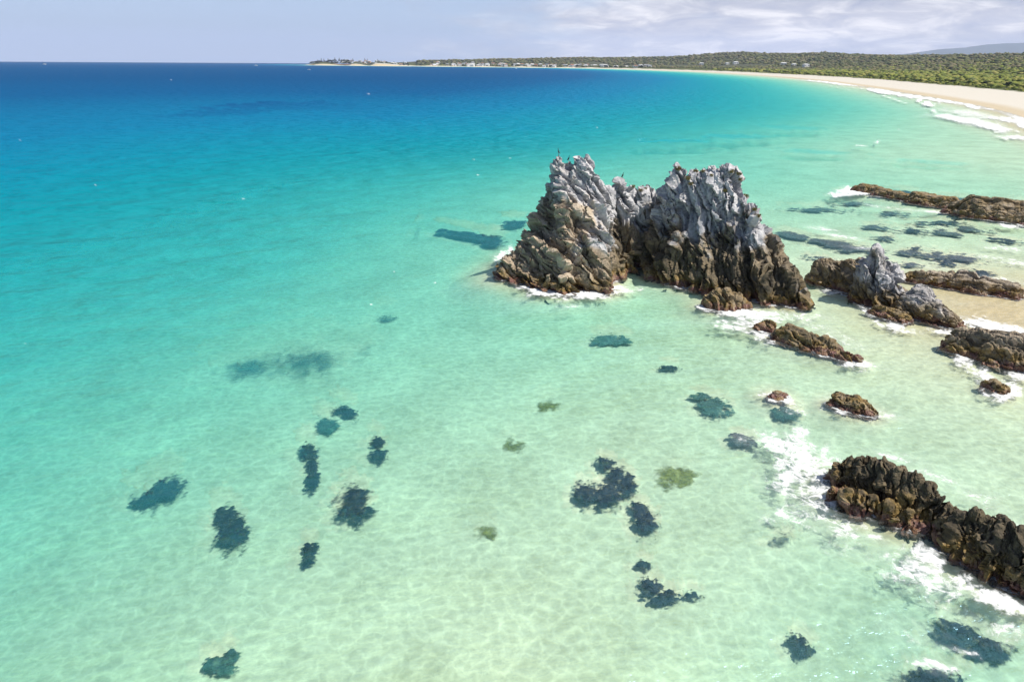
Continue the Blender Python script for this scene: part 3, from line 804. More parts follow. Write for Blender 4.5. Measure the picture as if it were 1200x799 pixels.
def terrain(x, y, with_curve=True):
    s = shore_dist(x, y)
    dep = np.minimum(sea_depth(x, y), 0.03 + 0.03 * np.maximum(-s, 0) * np.interp(y, [150, 400], [2.0, 1.0]) + 0.0003 * np.maximum(-s - 60, 0) ** 1.6)
    dep = np.minimum(dep, 0.22 + 0.30 * rock_dist(x, y))        # sand heaped against the rocks
    z = -dep
    bw = beach_width(y, x)
    th = np.arctan2(x, y)
    inl = s > 0
    b = np.clip(s / bw, 0, 1)
    zb = 4.0 * (0.55 * b + 0.45 * b * b)
    zc = np.interp(th, _cth, _cz); sc = np.interp(th, _cth, _cs)
    dune = sstep(1.0, 1.5, s / bw) * (5.0 + 2.5 * fbm(x * .012, y * .012, octv=3, seed=300)) * np.interp(y, [200, 700], [0.3, 1.0])
    hill = (np.maximum(zc - 9, 0)) * sstep(0.12, 1.0, s / sc) * sstep(2.6, 1.2, s / sc)
    hill = hill * (1 + 0.10 * fbm(x * .0022, y * .0022, octv=4, seed=301)) + sstep(0.1, .5, s / sc) * sstep(150, 500, s) * 5 * fbm(x * .004, y * .004, octv=3, seed=303)
    z = np.where(inl, zb + dune + hill, z)
    if with_curve: z = z + curve(x, y)
    return z


def rings(r0, r1, px, dmin, grow):
    r = [r0]
    while r[-1] < r1:
        q = r[-1]
        r.append(q + min(max(dmin, px * q * q / 24000.0), grow * q))
    return np.array(r)


def fan(nth, wide, r):
    th = np.concatenate([np.linspace(-1.45, -0.78, wide, endpoint=False), np.linspace(-0.78, 0.82, nth, endpoint=False), np.linspace(0.82, 1.45, wide)])
    TH, R = np.meshgrid(th, r, indexing='ij')
    return R * np.sin(TH), R * np.cos(TH)


X, Y = fan(420, 40, rings(4, 14000, 2.6, 0.7, 0.045))
Z = terrain(X, Y)
near = sstep(260, 60, np.hypot(X, Y))
Z = Z + near * 0.10 * fbm(X * .35, Y * .35, octv=3, seed=320) * sstep(0.02, 0.6, -Z)
gm = np_mesh('ground', np.stack([X.ravel(), Y.ravel(), Z.ravel()], 1), grid_faces(*X.shape)[:, ::-1], smooth=True)
sd_ = shore_dist(X, Y) / beach_width(Y, X)
add_attr(gm, 'inland', np.clip(sd_, -3, 6).ravel())


def ground_material():
    m, t = new_mat('sand_and_soil')
    pos = t.n('ShaderNodeNewGeometry').outputs['Position']
    inland = t.attr('inland')
    n1 = t.noise(pos, 0.12, 5.0, 0.6)
    n2 = t.noise(pos, 1.1, 5.0, 0.6, 0.5)
    sea = t.ramp(t.m('ADD', t.m('MULTIPLY', n1, 0.6), t.m('MULTIPLY', n2, 0.4)), [(0.34, (0.56, 0.50, 0.33)), (0.5, (0.69, 0.625, 0.43)), (0.64, (0.80, 0.73, 0.51))])
    dry = t.ramp(n2, [(0.3, (0.48, 0.445, 0.375)), (0.6, (0.56, 0.52, 0.445))])
    wetc = (0.46, 0.385, 0.265, 1)
    scr = t.ramp(t.noise(pos, 0.035, 5.0, 0.6), [(0.35, (0.035, 0.05, 0.014)), (0.5, (0.085, 0.10, 0.026)), (0.65, (0.16, 0.155, 0.055))])
    ed = t.m('ADD', inland, t.m('MULTIPLY', t.m('SUBTRACT', t.noise(pos, 0.03, 3.0), 0.5), 0.25))
    zw = t.n('ShaderNodeSeparateXYZ', {0: pos}).outputs[2]
    sea = t.mixc(t.smooth(t.m('ADD', zw, t.m('MULTIPLY', t.m('SUBTRACT', n1, 0.5), 0.8)), -0.75, -0.12), sea, (0.56, 0.445, 0.26))
    c = t.mixc(t.smooth(inland, -0.10, -0.02), sea, wetc)
    c = t.mixc(t.smooth(inland, 0.10, 0.26), c, dry)
    hillc = t.ramp(t.noise(pos, 0.02, 4.0, 0.6), [(0.35, (0.040, 0.048, 0.022)), (0.65, (0.085, 0.085, 0.040))])
    c = t.mixc(t.smooth(ed, 0.97, 1.06), c, t.mixc(t.smooth(inland, 2.5, 5.0), scr, hillc))
    z = t.n('ShaderNodeSeparateXYZ', {0: pos}).outputs[2]
    b = t.n('ShaderNodeBump', {'Strength': 0.5, 'Distance': 0.06, 'Height': t.noise(pos, 3.0, 4.0, 0.6, 1.0)})
    p = t.n('ShaderNodeBsdfPrincipled', {'Base Color': c, 'Roughness': 0.9, 'Normal': b.outputs[0], 'Specular IOR Level': 0.2})
    finish(t, p.outputs[0])
    return m


gm.materials.append(ground_material())
go = link(bpy.data.objects.new('ground', gm))
tag(go, kind='structure')

# ================================================================== WATER
X, Y = fan(760, 60, rings(4, 27000, 1.6, 0.28, 0.05))
x, y = X.ravel(), Y.ravel()
dep = np.maximum(0.0, -terrain(x, y, False))
rmask = np.hypot(x, y) < 60
for (bx0, bx1, by0, by1), hf in ROCK_H:
    k = np.where((x > bx0) & (x < bx1) & (y > by0) & (y < by1))[0]
    if len(k): dep[k] = np.clip(np.minimum(dep[k], -hf(x[k], y[k])), 0.0, None)

rd = rock_dist(x, y)

FOAM = [(596, 305, 15, 17, 0, .95), (606, 322, 12, 10, 0, .9), (640, 341, 32, 7, 6, .95), (695, 343, 42, 8, -5, .95), (735, 340, 18, 5, -5, .7), (668, 359, 24, 3, 0, .45), (610, 352, 20, 4, 0, .3), (775, 326, 14, 4, 20, .8), (810, 337, 24, 4, 5, .8),
        (832, 358, 16, 7, 0, .9), (868, 368, 40, 11, 12, .85), (860, 382, 30, 8, 10, .7), (900, 368, 40, 8, 12, .6), (890, 392, 20, 8, 30, .7), (945, 372, 30, 6, 5, .55), (985, 398, 36, 9, 20, .5), (975, 416, 24, 6, 10, .8), (1005, 427, 28, 6, 5, .7), (960, 385, 30, 6, 15, .45),
        (985, 344, 34, 5, 12, .6), (1020, 365, 24, 7, 25, .7), (1045, 383, 26, 6, 10, .75), (1110, 390, 34, 6, 5, .7), (1160, 381, 52, 8, 12, .95), (1190, 390, 30, 8, 10, .9), (1130, 425, 14, 12, 0, .75), (1155, 442, 24, 9, 30, .8), (1178, 458, 26, 14, 0, .75), (1195, 440, 20, 8, 10, .8),
        (915, 467, 24, 7, 15, .75), (930, 480, 20, 6, 15, .5), (1002, 482, 30, 8, 10, .75), (1035, 488, 26, 8, 0, .5), (980, 470, 20, 5, 0, .55),
        (938, 545, 44, 46, -25, .70), (962, 578, 26, 26, 0, .72), (915, 520, 50, 16, 10, .68), (905, 512, 30, 7, 20, .6), (940, 600, 50, 16, 0, .62), (1000, 622, 46, 13, 25, .62), (985, 640, 60, 14, 25, .36), (1095, 655, 30, 26, 0, .76), (1065, 665, 40, 22, 20, .66),
        (1110, 690, 50, 22, 15, .66), (1165, 700, 40, 10, 25, .92), (1190, 712, 32, 9, 15, .95), (1180, 740, 30, 16, 0, .5), (1125, 762, 24, 4, 15, .7), (1095, 780, 38, 8, 10, .66), (1060, 740, 50, 20, 20, .3), (1050, 535, 40, 7, 15, .5), (1100, 560, 44, 8, 20, .5), (1150, 585, 40, 9, 20, .5), (1192, 625, 24, 14, 40, .6),
        (998, 224, 20, 5, 3, 1.1), (985, 228, 16, 3, 3, .9), (1030, 242, 22, 2.2, 8, .62), (1032, 230, 20, 2.4, 4, .6), (1095, 248, 40, 2.2, 3, .62), (1060, 245, 14, 1.8, 5, .5), (1133, 248, 20, 4, 8, 1.), (1160, 255, 24, 4, 10, 1.), (1110, 243, 30, 2, 4, .6), (1070, 236, 16, 2, 4, .7), (1185, 265, 24, 2.5, 6, .8),
        (962, 268, 20, 3, 10, .62), (988, 277, 26, 3, 10, .66), (1010, 291, 20, 2.5, 5, .55), (970, 305, 18, 3, 12, .5), (1180, 292, 36, 4, 6, .6), (1165, 302, 40, 3, 6, .5), (1190, 309, 30, 4, 6, .6), (1150, 325, 36, 3, 4, .6), (1180, 330, 30, 3.5, 5, .6), (1100, 315, 24, 3, 3, .4), (1195, 345, 20, 4, 5, .5),
        (1035, 107.5, 26, 2.4, 10, 1.1), (1060, 111.5, 26, 1.8, 9, 1.1), (1090, 116, 34, 1.8, 8, 1.1), (1110, 119, 28, 1.6, 7, .9), (1088, 122.2, 9, 2, 5, 1.2), (1077, 118.2, 4, 1.4, 0, 1.1), (1128, 131, 44, 4, 6, .66), (1142, 135, 40, 4, 8, .66), (1135, 142, 52, 5, 10, .82), (1162, 148, 26, 4, 10, 1.1), (1110, 137, 34, 1.6, 2, .8),
        (1137, 124, 14, 3, 10, 1.0), (1178, 140, 20, 3, 8, 1.1), (1199, 146, 10, 3, 5, 1.1), (1188, 161, 24, 3.0, 4, .85), (1215, 163, 24, 3.0, 4, .85), (1028, 166.5, 4, 2.0, -20, .8), (1008, 171, 13, .9, -3, .7), (1053, 152.6, 3, 1, 0, .8), (990, 99, 30, 1.2, 5, .9), (960, 95.6, 30, .8, 4, .9)]
foam = np.zeros(len(x))
foam = 0.62 * np.exp(-np.maximum(rd - 0.2, 0) / 0.75)
for cx, cy, rx, ry, ang, st in FOAM:
    fr_ = patch_frame(cx, cy, rx * 1.25, ry * 1.25, ang)
    ext = (np.abs(fr_[1]) + np.abs(fr_[2])) * 1.6
    k = np.where((np.abs(x - fr_[0][0]) < ext[0]) & (np.abs(y - fr_[0][1]) < ext[1]))[0]
    r = patch_r(x[k], y[k], fr_)
    ua, ub = patch_uv(x[k], y[k], fr_)
    r = r + 0.55 * fbm(ua * 1.7 + cx, ub * 1.3 + cy, octv=4, seed=350, gain=.6)
    foam[k] = np.maximum(foam[k], st * sstep(1.3, 0.15, r))
sdw = shore_dist(x, y)
swash = 0.8 * sstep(-12, -4, sdw) * sstep(2.0, -1.0, sdw) * (y > 300)
foam = np.maximum(foam, swash * (0.75 + 0.5 * fbm(x * .02, y * .02, octv=2, seed=340)))
for off, wd, yl, st in ((-26, 4.5, 2600, .8), (-48, 4.5, 1500, .75)):       # broken lines of surf along the beach
    gate = sstep(-.22, .12, fbm(y * .005 + off, y * 0, octv=2, seed=345 - int(off)))
    ln = sstep(wd, 0, np.abs(sdw - off + 7 * fbm(y * .006, x * 0 + off, octv=3, seed=347))) * gate * sstep(430, 520, y) * sstep(yl, yl * .8, y)
    foam = np.maximum(foam, st * ln)
# scattered little whitecaps on the open side
cap = [(510, 331, 3, 1.6), (598, 185, 3, 1.2), (435, 357, 3, 1.2), (285, 233, 3.5, 1.2), (432, 110, 2.5, .8), (517, 224, 2, .9), (462, 318, 2, 1), (30, 402, 2, 1), (640, 160, 2, .7), (700, 150, 2, .7), (555, 187, 2, .8), (560, 205, 2.5, .8)]
for q in range(8): cap.append((random.uniform(0, 620), 78 + 330 * random.random() ** 1.6, random.uniform(.8, 2.2), random.uniform(.35, .7)))
for cx, cy, rx, ry in cap:
    c = ground(cx, cy)
    k = np.argsort((x - c[0]) ** 2 + (y - c[1]) ** 2)[:1] if False else None
    fr_ = patch_frame(cx, cy, max(rx, 1.2) * .8, max(ry, .9) * .8, -6)
    ext = (np.abs(fr_[1]) + np.abs(fr_[2])) * 1.3
    k = np.where((np.abs(x - fr_[0][0]) < ext[0]) & (np.abs(y - fr_[0][1]) < ext[1]))[0]
    foam[k] = np.maximum(foam[k], 0.72 * sstep(1.2, 0.3, patch_r(x[k], y[k], fr_)))
wz = curve(x, y)
wm = np_mesh('sea', np.stack([x, y, wz], 1), grid_faces(*X.shape)[:, ::-1], smooth=True)
add_attr(wm, 'depth', dep)
add_attr(wm, 'foam', np.clip(foam, 0, 1.3))


def water_material():
    m, t = new_mat('sea_water')
    pos = t.n('ShaderNodeNewGeometry').outputs['Position']
    D = t.attr('depth')
    fm = t.attr('foam')
    # waves: wind ripples running with the shore, chop and a long swell
    rot = t.n('ShaderNodeVectorRotate', {0: pos, 'Angle': math.radians(-14)}, rotation_type='Z_AXIS').outputs[0]
    st = t.vm('MULTIPLY', rot, (0.55, 1.0, 1.0))
    st2 = t.vm('MULTIPLY', rot, (0.22, 1.0, 1.0))
    w1 = t.noise(st, 1.5, 3.0, 0.6)
    w2 = t.noise(st, 0.17, 3.0, 0.55)
    w3 = t.noise(st2, 0.055, 2.0, 0.5)
    hgt = t.m('ADD', t.m('MULTIPLY', w1, 0.22), t.m('ADD', t.m('MULTIPLY', w2, t.smooth(D, 0.8, 6.0, 1.0, 4.8)), t.m('MULTIPLY', w3, 4.0)))
    bump = t.n('ShaderNodeBump', {'Strength': 1.0, 'Distance': 1.0, 'Height': hgt}).outputs[0]
    # ripple caustics, painted as a bright net into the water's transmission colour
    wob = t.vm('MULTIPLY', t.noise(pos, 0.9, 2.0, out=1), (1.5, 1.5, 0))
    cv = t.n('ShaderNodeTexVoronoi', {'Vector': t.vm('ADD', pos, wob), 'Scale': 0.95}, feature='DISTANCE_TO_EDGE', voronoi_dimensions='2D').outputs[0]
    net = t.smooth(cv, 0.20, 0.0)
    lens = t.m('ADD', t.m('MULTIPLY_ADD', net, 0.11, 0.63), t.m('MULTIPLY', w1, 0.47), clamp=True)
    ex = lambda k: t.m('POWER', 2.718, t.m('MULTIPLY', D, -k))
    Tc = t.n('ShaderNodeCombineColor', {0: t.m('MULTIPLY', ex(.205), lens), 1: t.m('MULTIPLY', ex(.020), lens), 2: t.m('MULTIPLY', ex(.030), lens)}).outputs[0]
    tr = t.n('ShaderNodeBsdfTransparent', {0: Tc})
    fac = t.m('POWER', t.m('DIVIDE', D, 36.0, clamp=True), 0.5)
    q = lambda d: (d / 36.0) ** 0.5
    body = t.ramp(fac, [(q(0.5), (0.20, 0.46, 0.30)), (q(2), (0.08, 0.47, 0.46)), (q(4), (0.014, 0.385, 0.46)), (q(7), (0.0, 0.285, 0.37)), (q(12), (0.0, 0.160, 0.30)), (q(20), (0.0, 0.076, 0.200)), (q(34), (0.0, 0.052, 0.158))])
    df = t.n('ShaderNodeBsdfDiffuse', {0: body, 'Normal': bump})
    op = t.m('SUBTRACT', 1.0, t.m('POWER', 2.718, t.m('MULTIPLY', t.m('POWER', D, 1.6), -.045)))
    mx = t.n('ShaderNodeMixShader', {0: op, 1: tr.outputs[0], 2: df.outputs[0]})
    fres = t.n('ShaderNodeFresnel', {'IOR': 1.33, 'Normal': bump}).outputs[0]
    gl = t.n('ShaderNodeBsdfGlossy', {0: (0.42, 0.75, 1.0, 1), 'Roughness': 0.22, 'Normal': bump})
    mx2 = t.n('ShaderNodeMixShader', {0: t.m('MINIMUM', t.m('MULTIPLY', fres, 0.5), 0.10), 1: mx.outputs[0], 2: gl.outputs[0]})
    # foam: lace of bubbles where the mask is weak, solid white where it is strong
    fv = t.vm('ADD', pos, t.vm('MULTIPLY', t.noise(pos, 0.45, 3.0, 0.6, out=1), (3.2, 3.2, 0)))
    r1 = t.m('SUBTRACT', 1.0, t.m('MULTIPLY', t.m('ABSOLUTE', t.m('SUBTRACT', t.noise(fv, 0.55, 1.0, 0.5), 0.5)), 5.0))
    r2 = t.m('SUBTRACT', 1.0, t.m('MULTIPLY', t.m('ABSOLUTE', t.m('SUBTRACT', t.noise(fv, 1.7, 2.0, 0.5), 0.5)), 5.0))
    lace = t.m('ADD', t.m('MULTIPLY', t.m('MAXIMUM', r1, 0.0), 0.26), t.m('MULTIPLY', t.m('MAXIMUM', r2, 0.0), 0.26))
    pat = t.m('ADD', lace, t.m('MULTIPLY', t.noise(pos, 1.3, 5.0, 0.72), 0.62))
    lo = t.m('SUBTRACT', 0.94, t.m('MULTIPLY', fm, 0.82))
    fo = t.n('ShaderNodeMapRange', {0: pat, 1: lo, 2: t.m('ADD', lo, 0.46), 3: 0.0, 4: 0.92}, interpolation_type='SMOOTHSTEP').outputs[0]
    fo = t.m('MAXIMUM', fo, t.m('MULTIPLY', fm, 0.12))
    fo = t.m('MULTIPLY', fo, t.smooth(fm, 0.02, 0.2))
    fd = t.n('ShaderNodeBsdfDiffuse', {0: (0.80, 0.81, 0.80, 1), 'Normal': t.n('ShaderNodeBump', {'Strength': 0.6, 'Distance': 0.25, 'Height': pat}).outputs[0]})
    mx3 = t.n('ShaderNodeMixShader', {0: fo, 1: mx2.outputs[0], 2: fd.outputs[0]})
    finish(t, mx3.outputs[0])
    return m


wm.materials.append(water_material())
sea = link(bpy.data.objects.new('sea', wm))
tag(sea, kind='structure')


# ================================================================== VEGETATION, TOWN, HILLS
def ico(sub):
    bm = bmesh.new()
    bmesh.ops.create_icosphere(bm, subdivisions=sub, radius=1.0)
    v = np.array([q.co[:] for q in bm.verts]); f = np.array([[q.index for q in p.verts] for p in bm.faces])
    bm.free()
    return v, f


ICO1, ICO2 = ico(1), ico(2)


def blobs(name, C, RAD, HGT, COLS, shape, jit=0.28):
    """many lumpy leaf clumps in one mesh, each with its own tint"""
    v, f = shape
    n = len(C)
    j = 1 + jit * rng.standard_normal((n, len(v), 1))
    V = v[None] * j * np.stack([RAD, RAD, HGT], 1)[:, None, :] + C[:, None, :]
    Fc = (f[None] + (np.arange(n) * len(v))[:, None, None]).reshape(-1, 3)
    me = np_mesh(name, V.reshape(-1, 3), Fc)
    add_col(me, 'tint', np.repeat(COLS, len(v), 0) * (0.92 + 0.16 * rng.random((n * len(v), 1))))
    return me


def leaf_material():
    m, t = new_mat('foliage')
    pos = t.n('ShaderNodeNewGeometry').outputs['Position']
    c = t.mixc(t.noise(pos, 0.6, 4.0, 0.7), (0.75, 0.75, 0.7), (1.25, 1.22, 1.15))
    col = t.mixc(1.0, t.attr('tint', 0), c, 'MULTIPLY')
    b = t.n('ShaderNodeBump', {'Strength': 1.0, 'Distance': 0.8, 'Height': t.noise(pos, 0.9, 4.0, 0.7)})
    p = t.n('ShaderNodeBsdfPrincipled', {'Base Color': col, 'Roughness': 0.8, 'Normal': b.outputs[0], 'Specular IOR Level': 0.2})
    finish(t, p.outputs[0])
    return m


LEAF = leaf_material()


def scatter(n, th0, th1, r0, r1, ok, power=1.0):
    th = rng.uniform(th0, th1, n * 3)
    r = r0 * (r1 / r0) ** (rng.random(n * 3) ** power)
    xx, yy = r * np.sin(th), r * np.cos(th)
    s = shore_dist(xx, yy) / beach_width(yy, xx)
    k = ok(xx, yy, s)
    xx, yy, s = xx[k][:n], yy[k][:n], s[k][:n]
    return xx, yy, s, terrain(xx, yy)


def place(px, py, z=9.0):
    """ground point whose surface is seen at that image point"""
    d = ray(px, py)
    ys = np.geomspace(300, 9000, 900)
    xs = d[0] / d[1] * ys
    rz = CAM_H + d[2] / d[1] * ys
    tz = terrain(xs, ys)
    k = np.where(tz >= rz)[0]
    k = k[0] if len(k) else len(ys) - 1
    return float(xs[k]), float(ys[k]), float(tz[k])


# coastal scrub behind the beach
sx, sy, ss, sz = scatter(15000, 0.22, 0.98, 560, 3200, lambda a, b, s: (s > 1.04) & (s < 14), 0.9)
dn = fbm(sx * .006, sy * .006, octv=3, seed=360)
rad = rng.uniform(2.2, 4.6, len(sx)) * (0.75 + 0.00035 * np.hypot(sx, sy)) * np.clip((ss - .9) * 3, .45, 1)
pal = np.array([(0.155, 0.185, 0.030), (0.20, 0.22, 0.038), (0.115, 0.145, 0.028), (0.24, 0.23, 0.06), (0.075, 0.10, 0.03)])
ci = np.clip((rng.random(len(sx)) * 4.2 + dn * 1.5).astype(int), 0, 4)
sm = blobs('dune_scrub', np.stack([sx, sy, sz + rad * 0.1], 1), rad * 1.2, rad * rng.uniform(.4, .7, len(sx)), pal[ci], ICO2 if False else ICO1)
sm.materials.append(LEAF)
tag(link(bpy.data.objects.new('dune_scrub', sm)), 'low yellow green coastal scrub covering the dunes behind the beach', 'scrub', kind='stuff')

# eucalypt forest on the hills
def clearing(a, b):
    o = np.zeros(a.shape, bool)
    for px, py, rx, dy in [(868, 77.2, 26, 1.3), (800, 77.5, 18, 1.0), (925, 78.8, 14, 1.2), (742, 77.6, 14, 1.0), (700, 76.4, 14, 1.0)]:
        for zz in (14.0,):
            c_ = place(px, py)
            o |= np.hypot((a - c_[0]) / (rx * 6.5), (b - c_[1]) / 260.0) < 1
    return o


fx_, fy_, fs_, fz_ = scatter(27000, -0.24, 0.98, 2300, 7200, lambda a, b, s: (s > np.interp(b, [1500, 3000, 5000], [6, 3.5, 2.2])) & ~clearing(a, b) & (np.arctan2(a, b) > -0.13), 0.8)
rad = rng.uniform(6, 12, len(fx_)) * np.interp(np.hypot(fx_, fy_), [2300, 6500], [.75, 1.25])
pal = np.array([(0.082, 0.096, 0.032), (0.115, 0.116, 0.046), (0.150, 0.130, 0.068), (0.068, 0.084, 0.032), (0.135, 0.145, 0.042)])
ci = np.clip((rng.random(len(fx_)) * 3.6 + 1.6 * fbm(fx_ * .002, fy_ * .002, octv=3, seed=370) + .6).astype(int), 0, 4)
fm_ = blobs('forest', np.stack([fx_, fy_, fz_ + rad * 0.1], 1), rad * 1.15, rad * rng.uniform(.4, .75, len(fx_)), pal[ci], ICO1)
fm_.materials.append(LEAF)
tag(link(bpy.data.objects.new('forest', fm_)), 'distant olive brown eucalypt forest covering the low hills', 'forest', kind='stuff')

# blue ranges far inland
rp = [(980, 68), (1040, 63), (1070, 60), (1100, 56), (1135, 53), (1165, 49.5), (1200, 47.5), (1245, 44), (1290, 47), (1360, 42), (1450, 50), (1600, 58)]
P3 = np.array([at_depth(a, b, 27000.0) for a, b in rp])
us = np.linspace(P3[0, 0], P3[-1, 0], 160)
hz = np.interp(us, P3[:, 0], P3[:, 2])
vs = np.linspace(-1, 1, 40)
U, V = np.meshgrid(us, vs, indexing='ij')
prof = np.maximum(0, 1 - np.abs(V)) ** 0.8
fold = fbm(U * .0006, V * 2.2, octv=5, seed=381)
MZ = np.interp(U, P3[:, 0], P3[:, 2]) * prof * (1 + 0.16 * fold * (1 - prof) * 2) + 30 * fbm(U * .0015, V * 3, octv=4, seed=380) * prof - 60
mm = np_mesh('mountain', np.stack([U.ravel(), (27000 + V * 5500 + 300 * fold).ravel(), MZ.ravel()], 1), grid_faces(*U.shape)[:, ::-1], smooth=True)
mm.materials.append(simple_mat('range_forest', (0.055, 0.07, 0.045), 0.9, 0.4, 0.004))
tag(link(bpy.data.objects.new('mountain', mm)), kind='structure')


# ---- single shrubs that stand out dark against the scrub
def bush_mesh(name, n, seed):
    r_ = np.random.default_rng(seed)
    d = r_.standard_normal((n, 3)); d /= np.linalg.norm(d, axis=1)[:, None]; d[:, 2] = np.abs(d[:, 2])
    c = d * (0.55 + 0.45 * r_.random((n, 1))) * (1 + .25 * np.sin(d[:, :1] * 5 + d[:, 1:2] * 4)) * np.array([1, 1, .8])
    q = r_.standard_normal((n, 3, 3)) * 0.16
    V = (c[:, None, :] + q).reshape(-1, 3)
    me = np_mesh(name, V, np.arange(n * 3).reshape(-1, 3))
    add_col(me, 'tint', np.repeat(np.array([(0.022, 0.036, 0.020)]) * (0.6 + 0.9 * r_.random((n, 1))), 3, 0))
    me.materials.append(LEAF)
    return me


BARK = simple_mat('bark', (0.12, 0.09, 0.065), 0.9, 0.35, 3.0)


def stem_mesh(name, n=5, seed=0, h=0.7, w=0.05):
    r_ = random.Random(seed)
    bm = bmesh.new()
    for k in range(n):
        a = 2 * math.pi * k / n + r_.random()
        tip_ = Vector((math.cos(a) * h * .6, math.sin(a) * h * .6, h))
        ring = []
        for q in range(5):
            b = 2 * math.pi * q / 5
            ring.append((bm.verts.new((math.cos(b) * w, math.sin(b) * w, -0.25)), bm.verts.new(tip_ + Vector((math.cos(b) * w * .35, math.sin(b) * w * .35, 0)))))
        for q in range(5):
            bm.faces.new((ring[q][0], ring[(q + 1) % 5][0], ring[(q + 1) % 5][1], ring[q][1]))
    me = bpy.data.meshes.new(name); bm.to_mesh(me); bm.free()
    me.materials.append(BARK)
    return me


BUSH = [bush_mesh('foliage', 520, 5 + k) for k in range(3)]
STEM = stem_mesh('stems')


def empty(name, loc, rz=0.0, sc=1.0):
    o = bpy.data.objects.new(name, None)
    o.empty_display_size = 0.5
    o.location = loc; o.rotation_euler = (0, 0, rz); o.scale = (sc, sc, sc) if not isinstance(sc, tuple) else sc
    return link(o)


for k, (px, py, r) in enumerate([(1168, 93, 6), (1188, 92, 5), (1148, 84, 5), (1162, 81, 4), (1118, 96, 4), (1098, 92, 4.5), (1086, 90, 4), (1128, 90, 5), (1196, 86, 6), (1176, 86, 5), (1104, 85, 4.5), (1139, 97, 4.5),
                                 (1155, 98, 4), (1183, 100, 4.5), (1070, 90, 4), (1118, 80, 5), (1095, 80, 4), (1148, 76, 5), (1185, 78, 5), (1060, 84, 4), (1030, 86, 4), (1012, 80, 5)]):
    x_, y_, z_ = place(px, py)
    e = empty('shrub', (x_, y_, z_), rng.uniform(0, 6.28), (r * rng.uniform(.9, 1.3), r * rng.uniform(.9, 1.3), r * rng.uniform(.65, .9)))
    tag(e, 'dark rounded shrub standing out of the yellow green dune scrub', 'shrub', 'dark shrubs in the dune scrub')
    for nm, me_ in (('foliage', BUSH[k % 3]), ('stem', STEM)):
        o = bpy.data.objects.new(nm, me_); link(o, e)

# ---- headland pines
def pine_mesh(name, seed):
    r_ = np.random.default_rng(seed)
    V, Fc, i = [], [], 0
    for tier in range(11):
        zt = 0.16 + 0.078 * tier
        rad_ = 0.26 * (1 - tier / 11.5) * r_.uniform(.8, 1.15)
        for q in range(9):
            a = 2 * math.pi * (q + r_.random() * .6) / 9
            dx, dy = math.cos(a), math.sin(a)
            w = 0.05 + 0.25 * rad_
            V += [(0, 0, zt + .03), (dx * rad_ - dy * w, dy * rad_ + dx * w, zt - .03), (dx * rad_ * 1.15, dy * rad_ * 1.15, zt + .02), (dx * rad_ + dy * w, dy * rad_ - dx * w, zt - .03)]
            Fc += [(i, i + 1, i + 2), (i, i + 2, i + 3)]
            i += 4
    me = np_mesh(name, np.array(V), np.array(Fc))
    add_col(me, 'tint', np.repeat([(0.022, 0.04, 0.028)], len(V), 0))
    me.materials.append(LEAF)
    return me


PINE = [pine_mesh('crown', k) for k in range(2)]
TRUNK = bpy.data.meshes.new('trunk')
bm = bmesh.new()
bmesh.ops.create_cone(bm, cap_ends=True, segments=7, radius1=0.022, radius2=0.004, depth=1.04, matrix=Matrix.Translation((0, 0, .48)))
bm.to_mesh(TRUNK); bm.free(); TRUNK.materials.append(BARK)
ROUND = bush_mesh('crown', 300, 91)


def land_at(px, back):
    """point on the headland: along the view column px, `back` metres inland of the shore"""
    d = ray(px, 76)
    ys = np.linspace(4200, 7000, 700)
    xs = d[0] / d[1] * ys
    s = shore_dist(xs, ys)
    k = np.where(s > back)[0]
    if not len(k): k = [int(np.argmax(s))]
    k = k[0]
    return float(xs[k]), float(ys[k]), float(terrain(xs[k], ys[k]))


for k, (px, back, h) in enumerate([(373, 60, 26), (377, 70, 30), (380, 90, 28), (385, 60, 27), (393, 80, 34), (398, 80, 30), (404, 90, 26), (414, 60, 27), (428, 50, 32), (431, 60, 26), (443, 50, 30), (447, 60, 24), (389, 110, 24), (408, 70, 22), (473, 60, 26), (488, 50, 28), (494, 60, 26), (503, 60, 24)]):
    x_, y_, z_ = land_at(px, back)
    e = empty('pine_tree', (x_, y_, z_), rng.uniform(0, 6), h)
    tag(e, 'tall dark pine standing among the houses on the far headland', 'tree', 'tall pines on the far headland')
    for nm, me_ in (('crown', PINE[k % 2]), ('trunk', TRUNK)):
        link(bpy.data.objects.new(nm, me_), e)
for k in range(130):
    px = random.choice([random.uniform(364, 415), random.uniform(364, 410), random.uniform(366, 480), random.uniform(480, 760)])
    x_, y_, z_ = land_at(px, random.uniform(45, 260) if px > 480 else random.uniform(16, 130))
    h = random.uniform(8, 14)
    e = empty('gum_tree', (x_, y_, z_ + h * .35), rng.uniform(0, 6), (h * .8, h * .8, h * .75))
    tag(e, 'round dark tree among the houses of the far shore town', 'tree', 'round trees of the far town')
    link(bpy.data.objects.new('crown', ROUND), e)
    o = link(bpy.data.objects.new('trunk', TRUNK), e); o.location = (0, 0, -.6); o.scale = (1.6, 1.6, 1)

